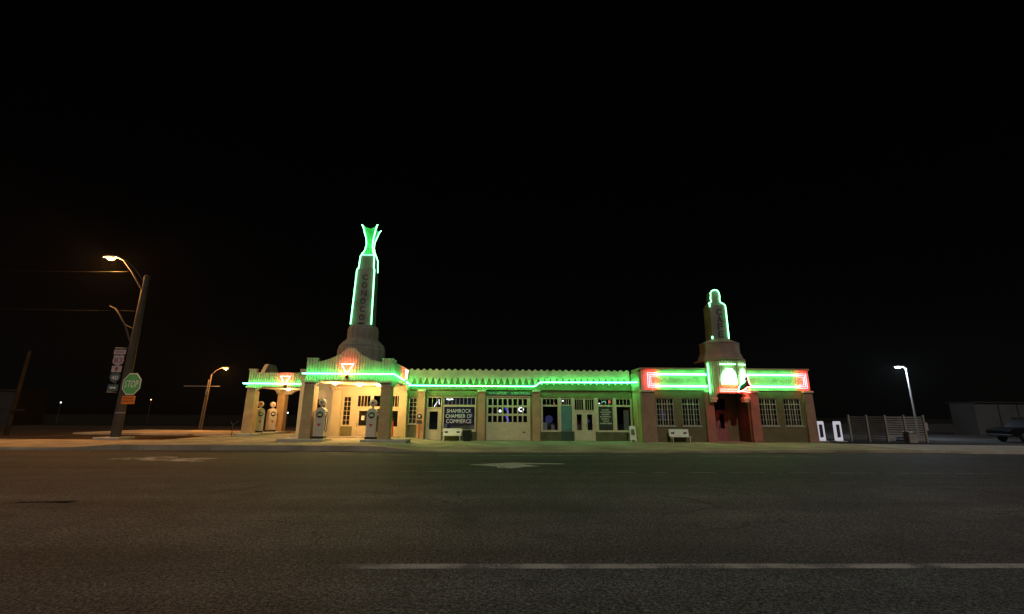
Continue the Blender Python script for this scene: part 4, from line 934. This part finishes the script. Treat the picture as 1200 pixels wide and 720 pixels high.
far_lamp(-55.1, 75, 3.6, 'orangesmall', 'tiny orange lamp between the pole and the slim lamp', .10)
far_lamp(-33.5, 75, 1.7, 'coolsmall', 'tiny white lamp seen through the left canopy', .10)
lb = thing('shed', (-80, 62, -.1), 'long dark flat building at the left edge', 'building')
MB().box(-100, -62.5, 62, 66, -.2, 4.3).build('wall', M['dark_bld'], lb)
MB().box(-100.2, -62.3, 61.8, 66.2, 4.302, 4.45).build('roof', M['dark_bld'], lb)
for x in (-74, -70, -66): MB().box(x, x + 1.8, 61.9, 61.995, 0, 2.4).build('door', M['letter'], lb)
kbl = tag(MB().loft([[(-33.8, 25.0, 0), (-30.6, 24.8, 0), (-30.2, 25.5, 0), (-33.6, 25.8, 0)], [(-33.5, 25.1, .10), (-30.9, 25.0, .10), (-30.6, 25.4, .10), (-33.4, 25.6, .10)]]).build('broken_kerb', M['kerb']), 'crumbled low kerb stone on the left sidewalk', 'kerb stone')

# ------------------------------------------------------------------ right side
def make_charger(loc, label):
    t = thing('car_charger', loc, label, 'car charger', 'white car chargers')
    outer = [(-.27, 0), (.27, 0), (.25, 1.30), (.20, 1.38), (-.20, 1.38), (-.25, 1.30)]
    inner_ = [(-.13, .32), (.13, .32), (.15, .5), (.14, 1.0), (.10, 1.1), (-.10, 1.1), (-.14, 1.0), (-.15, .5)]
    b = MB()
    # shell as a ring: left post, right post, head and foot around the opening
    b.prism_xz([(-.27, 0), (-.19, 0), (-.19, 1.38), (-.20, 1.38), (-.25, 1.30)], -.12, .12)
    b.prism_xz([(.19, 0), (.27, 0), (.25, 1.30), (.22, 1.38), (.19, 1.38)], -.12, .12)
    b.prism_xz([(-.189, 1.15), (.189, 1.15), (.189, 1.378), (-.189, 1.378)], -.118, .118); b.prism_xz([(-.189, 0), (.189, 0), (.189, .24), (.10, .2), (-.10, .2), (-.189, .24)], -.118, .118)
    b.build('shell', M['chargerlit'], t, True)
    MB().prism_xz([(-.188, .242), (.188, .242), (.188, 1.148), (-.188, 1.148)], -.03, .03).build('panel', M['black'], t, True)
    MB().box(-.45, .45, -.3, .3, -.06, -.002).build('base', M['kerb'], t, True)
    return t
c0 = make_charger((24.9, 34.0, -0.14), 'white car charger standing clear between the cafe and the fence')
c0.scale = (.86, 1, 1)
dup(c0, (23.62, 34.0, -0.14), 'white car charger half hidden by the cafe corner pilaster')
# slatted fence
fn = thing('fence', (27, 34, -.2), 'grey slatted fence with pale posts right of the chargers', 'fence')
A = Vector((26.36, 34.68)); Bq = Vector((30.2, 32.6)); nP = 5
fence_pts = [A.lerp(Bq, k / (nP - 1)) for k in range(nP)]
for k, p in enumerate(fence_pts): MB().box(p.x - .06, p.x + .06, p.y - .06, p.y + .06, -.2, 1.72).build('post', M['fencepost'], fn)
dv = (Bq - A).normalized(); nv = Vector((dv.y, -dv.x))
for k in range(nP - 1):
    a = fence_pts[k] + dv * .07; b = fence_pts[k + 1] - dv * .07; mb = MB()
    for j in range(11):
        z = -.1 + j * .16
        q = [a, b, b + nv * .03, a + nv * .03]
        mb.prism_xy([(v.x, v.y) for v in q], z, z + (.115 if k < 2 else .10))
    mb.build('slat_panel', M['fence'] if k > 1 else M['fenceshade'], fn)
tb_ = thing('utility_box', (29.0, 32.6, -.2), 'small pale utility box in front of the fence end', 'utility box')
MB().box(28.7, 29.3, 32.3, 32.8, -.2, .48, .03).build('body', M['fencepost'], tb_)
MB().box(28.66, 29.34, 32.26, 32.84, .481, .56, .02).build('lid', M['galv'], tb_)
lp = thing('street_lamp', (36.4, 40, -.2), 'tall slim lamp with bright white head beyond the fence', 'street lamp')
MB().tube([(36.4, 40, -.2), (36.4, 40, 5.85)], [.09, .06], 8).build('pole', M['galv'], lp)
MB().tube([(36.4, 40, 5.8), (36.05, 39.9, 5.95)], .045, 6).build('arm', M['galv'], lp)
hd = MB().box(35.3, 36.1, 39.7, 40.1, 5.94, 6.02, .02).build('lamp_head', M['galv'], lp)
MB().lathe([(.24, 0), (.20, -.08), (0, -.13)], (35.62, 39.9, 5.938), 14).build('lens', M['cool'], hd)
sg = thing('small_sign', (33.4, 36, -.2), 'small grey sign on a thin post in the dark right of the fence', 'sign')
MB().tube([(33.4, 36, -.2), (33.4, 36, .7)], .03, 6).build('post', M['galv'], sg)
MB().box(33.22, 33.58, 35.94, 35.965, .55, 1.15).build('panel', M['signpink'], sg)
wb = thing('metal_shed', (52, 46, -.2), 'low pale metal building at the right edge', 'building')
MB().box(48.2, 75, 46, 48.6, -.2, 3.0).build('wall', M['pale_shed'], wb)
MB().prism_yz([(45.8, 3.002), (48.8, 3.002), (48.8, 3.16), (45.8, 3.12)], 48.0, 75.2).build('roof', M['dark_bld'], wb)
MB().box(51.8, 54.8, 45.93, 45.99, -.1, 1.6).build('door', M['dark_bld'], wb)
for x in (50.6, 52.6): MB().box(x, x + .08, 45.94, 45.998, -.2, 2.98).build('downpipe', M['dark_bld'], wb)
# parked pickup in the dark
car = thing('parked_car', (39.5, 33.9, -.2), 'black pickup parked in the dark at the right edge', 'car')
ox, oy, oz = 36.9, 33.0, -.2
side = [(0.1, .45), (0.05, .85), (.35, 1.0), (1.5, 1.08), (2.05, 1.62), (3.3, 1.66), (3.6, 1.1), (5.2, 1.08), (5.25, .5), (4.75, .42), (4.65, .7), (4.25, .85), (3.85, .7), (3.75, .42), (1.6, .42), (1.5, .7), (1.1, .85), (.7, .7), (.6, .42)]
MB().prism_xz([(ox + a, oz + b) for a, b in side], oy, oy + 1.8).build('body', M['carpaint'], car)
MB().prism_xz([(ox + 1.7, oz + 1.12), (ox + 2.12, oz + 1.56), (ox + 3.2, oz + 1.6), (ox + 3.42, oz + 1.14)], oy - .008, oy - .001).build('window', M['glass'], car)
for x in (1.1, 4.25):
    for y in (oy + .02, oy + 1.58):
        wl = MB().lathe([(.0, 0), (.2, 0), (.34, .02), (.36, .1), (.34, .18), (.2, .2), (0, .2)], (ox + x, y, oz + .36), 18, 'y').build('wheel', M['black'], car)
        MB().lathe([(0, -.012), (.19, -.012), (.2, -.002)], (ox + x, y, oz + .36), 14, 'y').build('rim', M['galv'], wl)
MB().box(ox + .02, ox + .14, oy + .1, oy + .45, oz + .78, oz + .94).build('headlight', M['darkmetal'], car)
MB().box(ox - .02, ox + .12, oy + .02, oy + 1.78, oz + .42, oz + .58, .02).build('bumper', M['black'], car)

# ------------------------------------------------------------------ lights
def bulb(name, loc, power, col, size):
    L = bpy.data.lights.new(name, 'POINT'); L.energy = power; L.color = col; L.shadow_soft_size = size
    o = bpy.data.objects.new(name, L); COL.objects.link(o); o.location = loc
bulb('sodium_bulb', (-26.0, 29.5, 11.3), 4200, (1.0, 0.42, 0.10), 0.15)
bulb('sodium_bulb', (-26.45, 44.9, 5.5), 2200, (1.0, 0.42, 0.10), 0.12)
bulb('white_bulb', (35.62, 39.9, 5.65), 1700, (0.70, 0.83, 1.0), 0.15)

W = bpy.data.worlds.new('World'); SC.world = W; W.use_nodes = True
nt = W.node_tree; bg = nt.nodes['Background']
sky = nt.nodes.new('ShaderNodeTexSky'); sky.sky_type = 'NISHITA'; sky.sun_disc = False
EL, AZ = math.radians(38), math.radians(179)     # behind the camera
sky.sun_elevation = EL; sky.sun_rotation = AZ
nt.links.new(sky.outputs[0], bg.inputs['Color']); bg.inputs['Strength'].default_value = 0.00008
S = bpy.data.lights.new('sun', 'SUN'); S.energy = 0.80; S.angle = math.radians(0.5); S.color = (1.0, 0.90, 0.84)
so = bpy.data.objects.new('sun', S); COL.objects.link(so)
sd_ = Vector((math.sin(AZ) * math.cos(EL), math.cos(AZ) * math.cos(EL), math.sin(EL)))
so.rotation_euler = (-sd_).to_track_quat('-Z', 'Y').to_euler(); so.location = (0, -10, 30)

hz_ = MB().box(-130, 130, -14, 110, -1.3, 17.0).build('bloom_haze', bpy.data.materials.new('bloom_haze_mat')); kind(hz_, 'stuff')  # thin haze added to give the lamps a bloom-like halo
hm = hz_.data.materials[0]; hm.use_nodes = True; hn = hm.node_tree
hn.nodes.remove(hn.nodes['Principled BSDF'])
pv = hn.nodes.new('ShaderNodeVolumePrincipled'); pv.inputs['Color'].default_value = (0.9, 0.9, 0.9, 1); pv.inputs['Density'].default_value = 0.00010
hn.links.new(pv.outputs[0], hn.nodes['Material Output'].inputs['Volume'])

# ------------------------------------------------------------------ camera
TH, YAW, ROLL, H = math.radians(13.3), math.radians(1.5), math.radians(0.3), 1.6
f = Vector((math.sin(YAW) * math.cos(TH), math.cos(YAW) * math.cos(TH), math.sin(TH)))
r_ = Vector((math.cos(YAW), -math.sin(YAW), 0)); u = r_.cross(f)
r2 = r_ * math.cos(ROLL) + u * math.sin(ROLL); u2 = u * math.cos(ROLL) - r_ * math.sin(ROLL)
cam = bpy.data.cameras.new('camera'); co = bpy.data.objects.new('camera', cam); COL.objects.link(co)
m4 = Matrix((r2, u2, -f)).transposed().to_4x4(); m4.translation = (0, 0, H); co.matrix_world = m4
cam.sensor_width = 36; cam.lens = 16.0; cam.clip_start = 0.05; cam.clip_end = 2000
SC.camera = co

SC.view_settings.view_transform = 'Standard'; SC.view_settings.look = 'None'; SC.view_settings.exposure = 0; SC.view_settings.gamma = 1
SC.cycles.use_denoising = True; SC.cycles.denoising_prefilter = 'ACCURATE'
SC.cycles.max_bounces = 6; SC.cycles.diffuse_bounces = 3; SC.cycles.transparent_max_bounces = 12
SC.cycles.sample_clamp_indirect = 3.0; SC.cycles.caustics_reflective = False; SC.cycles.caustics_refractive = False
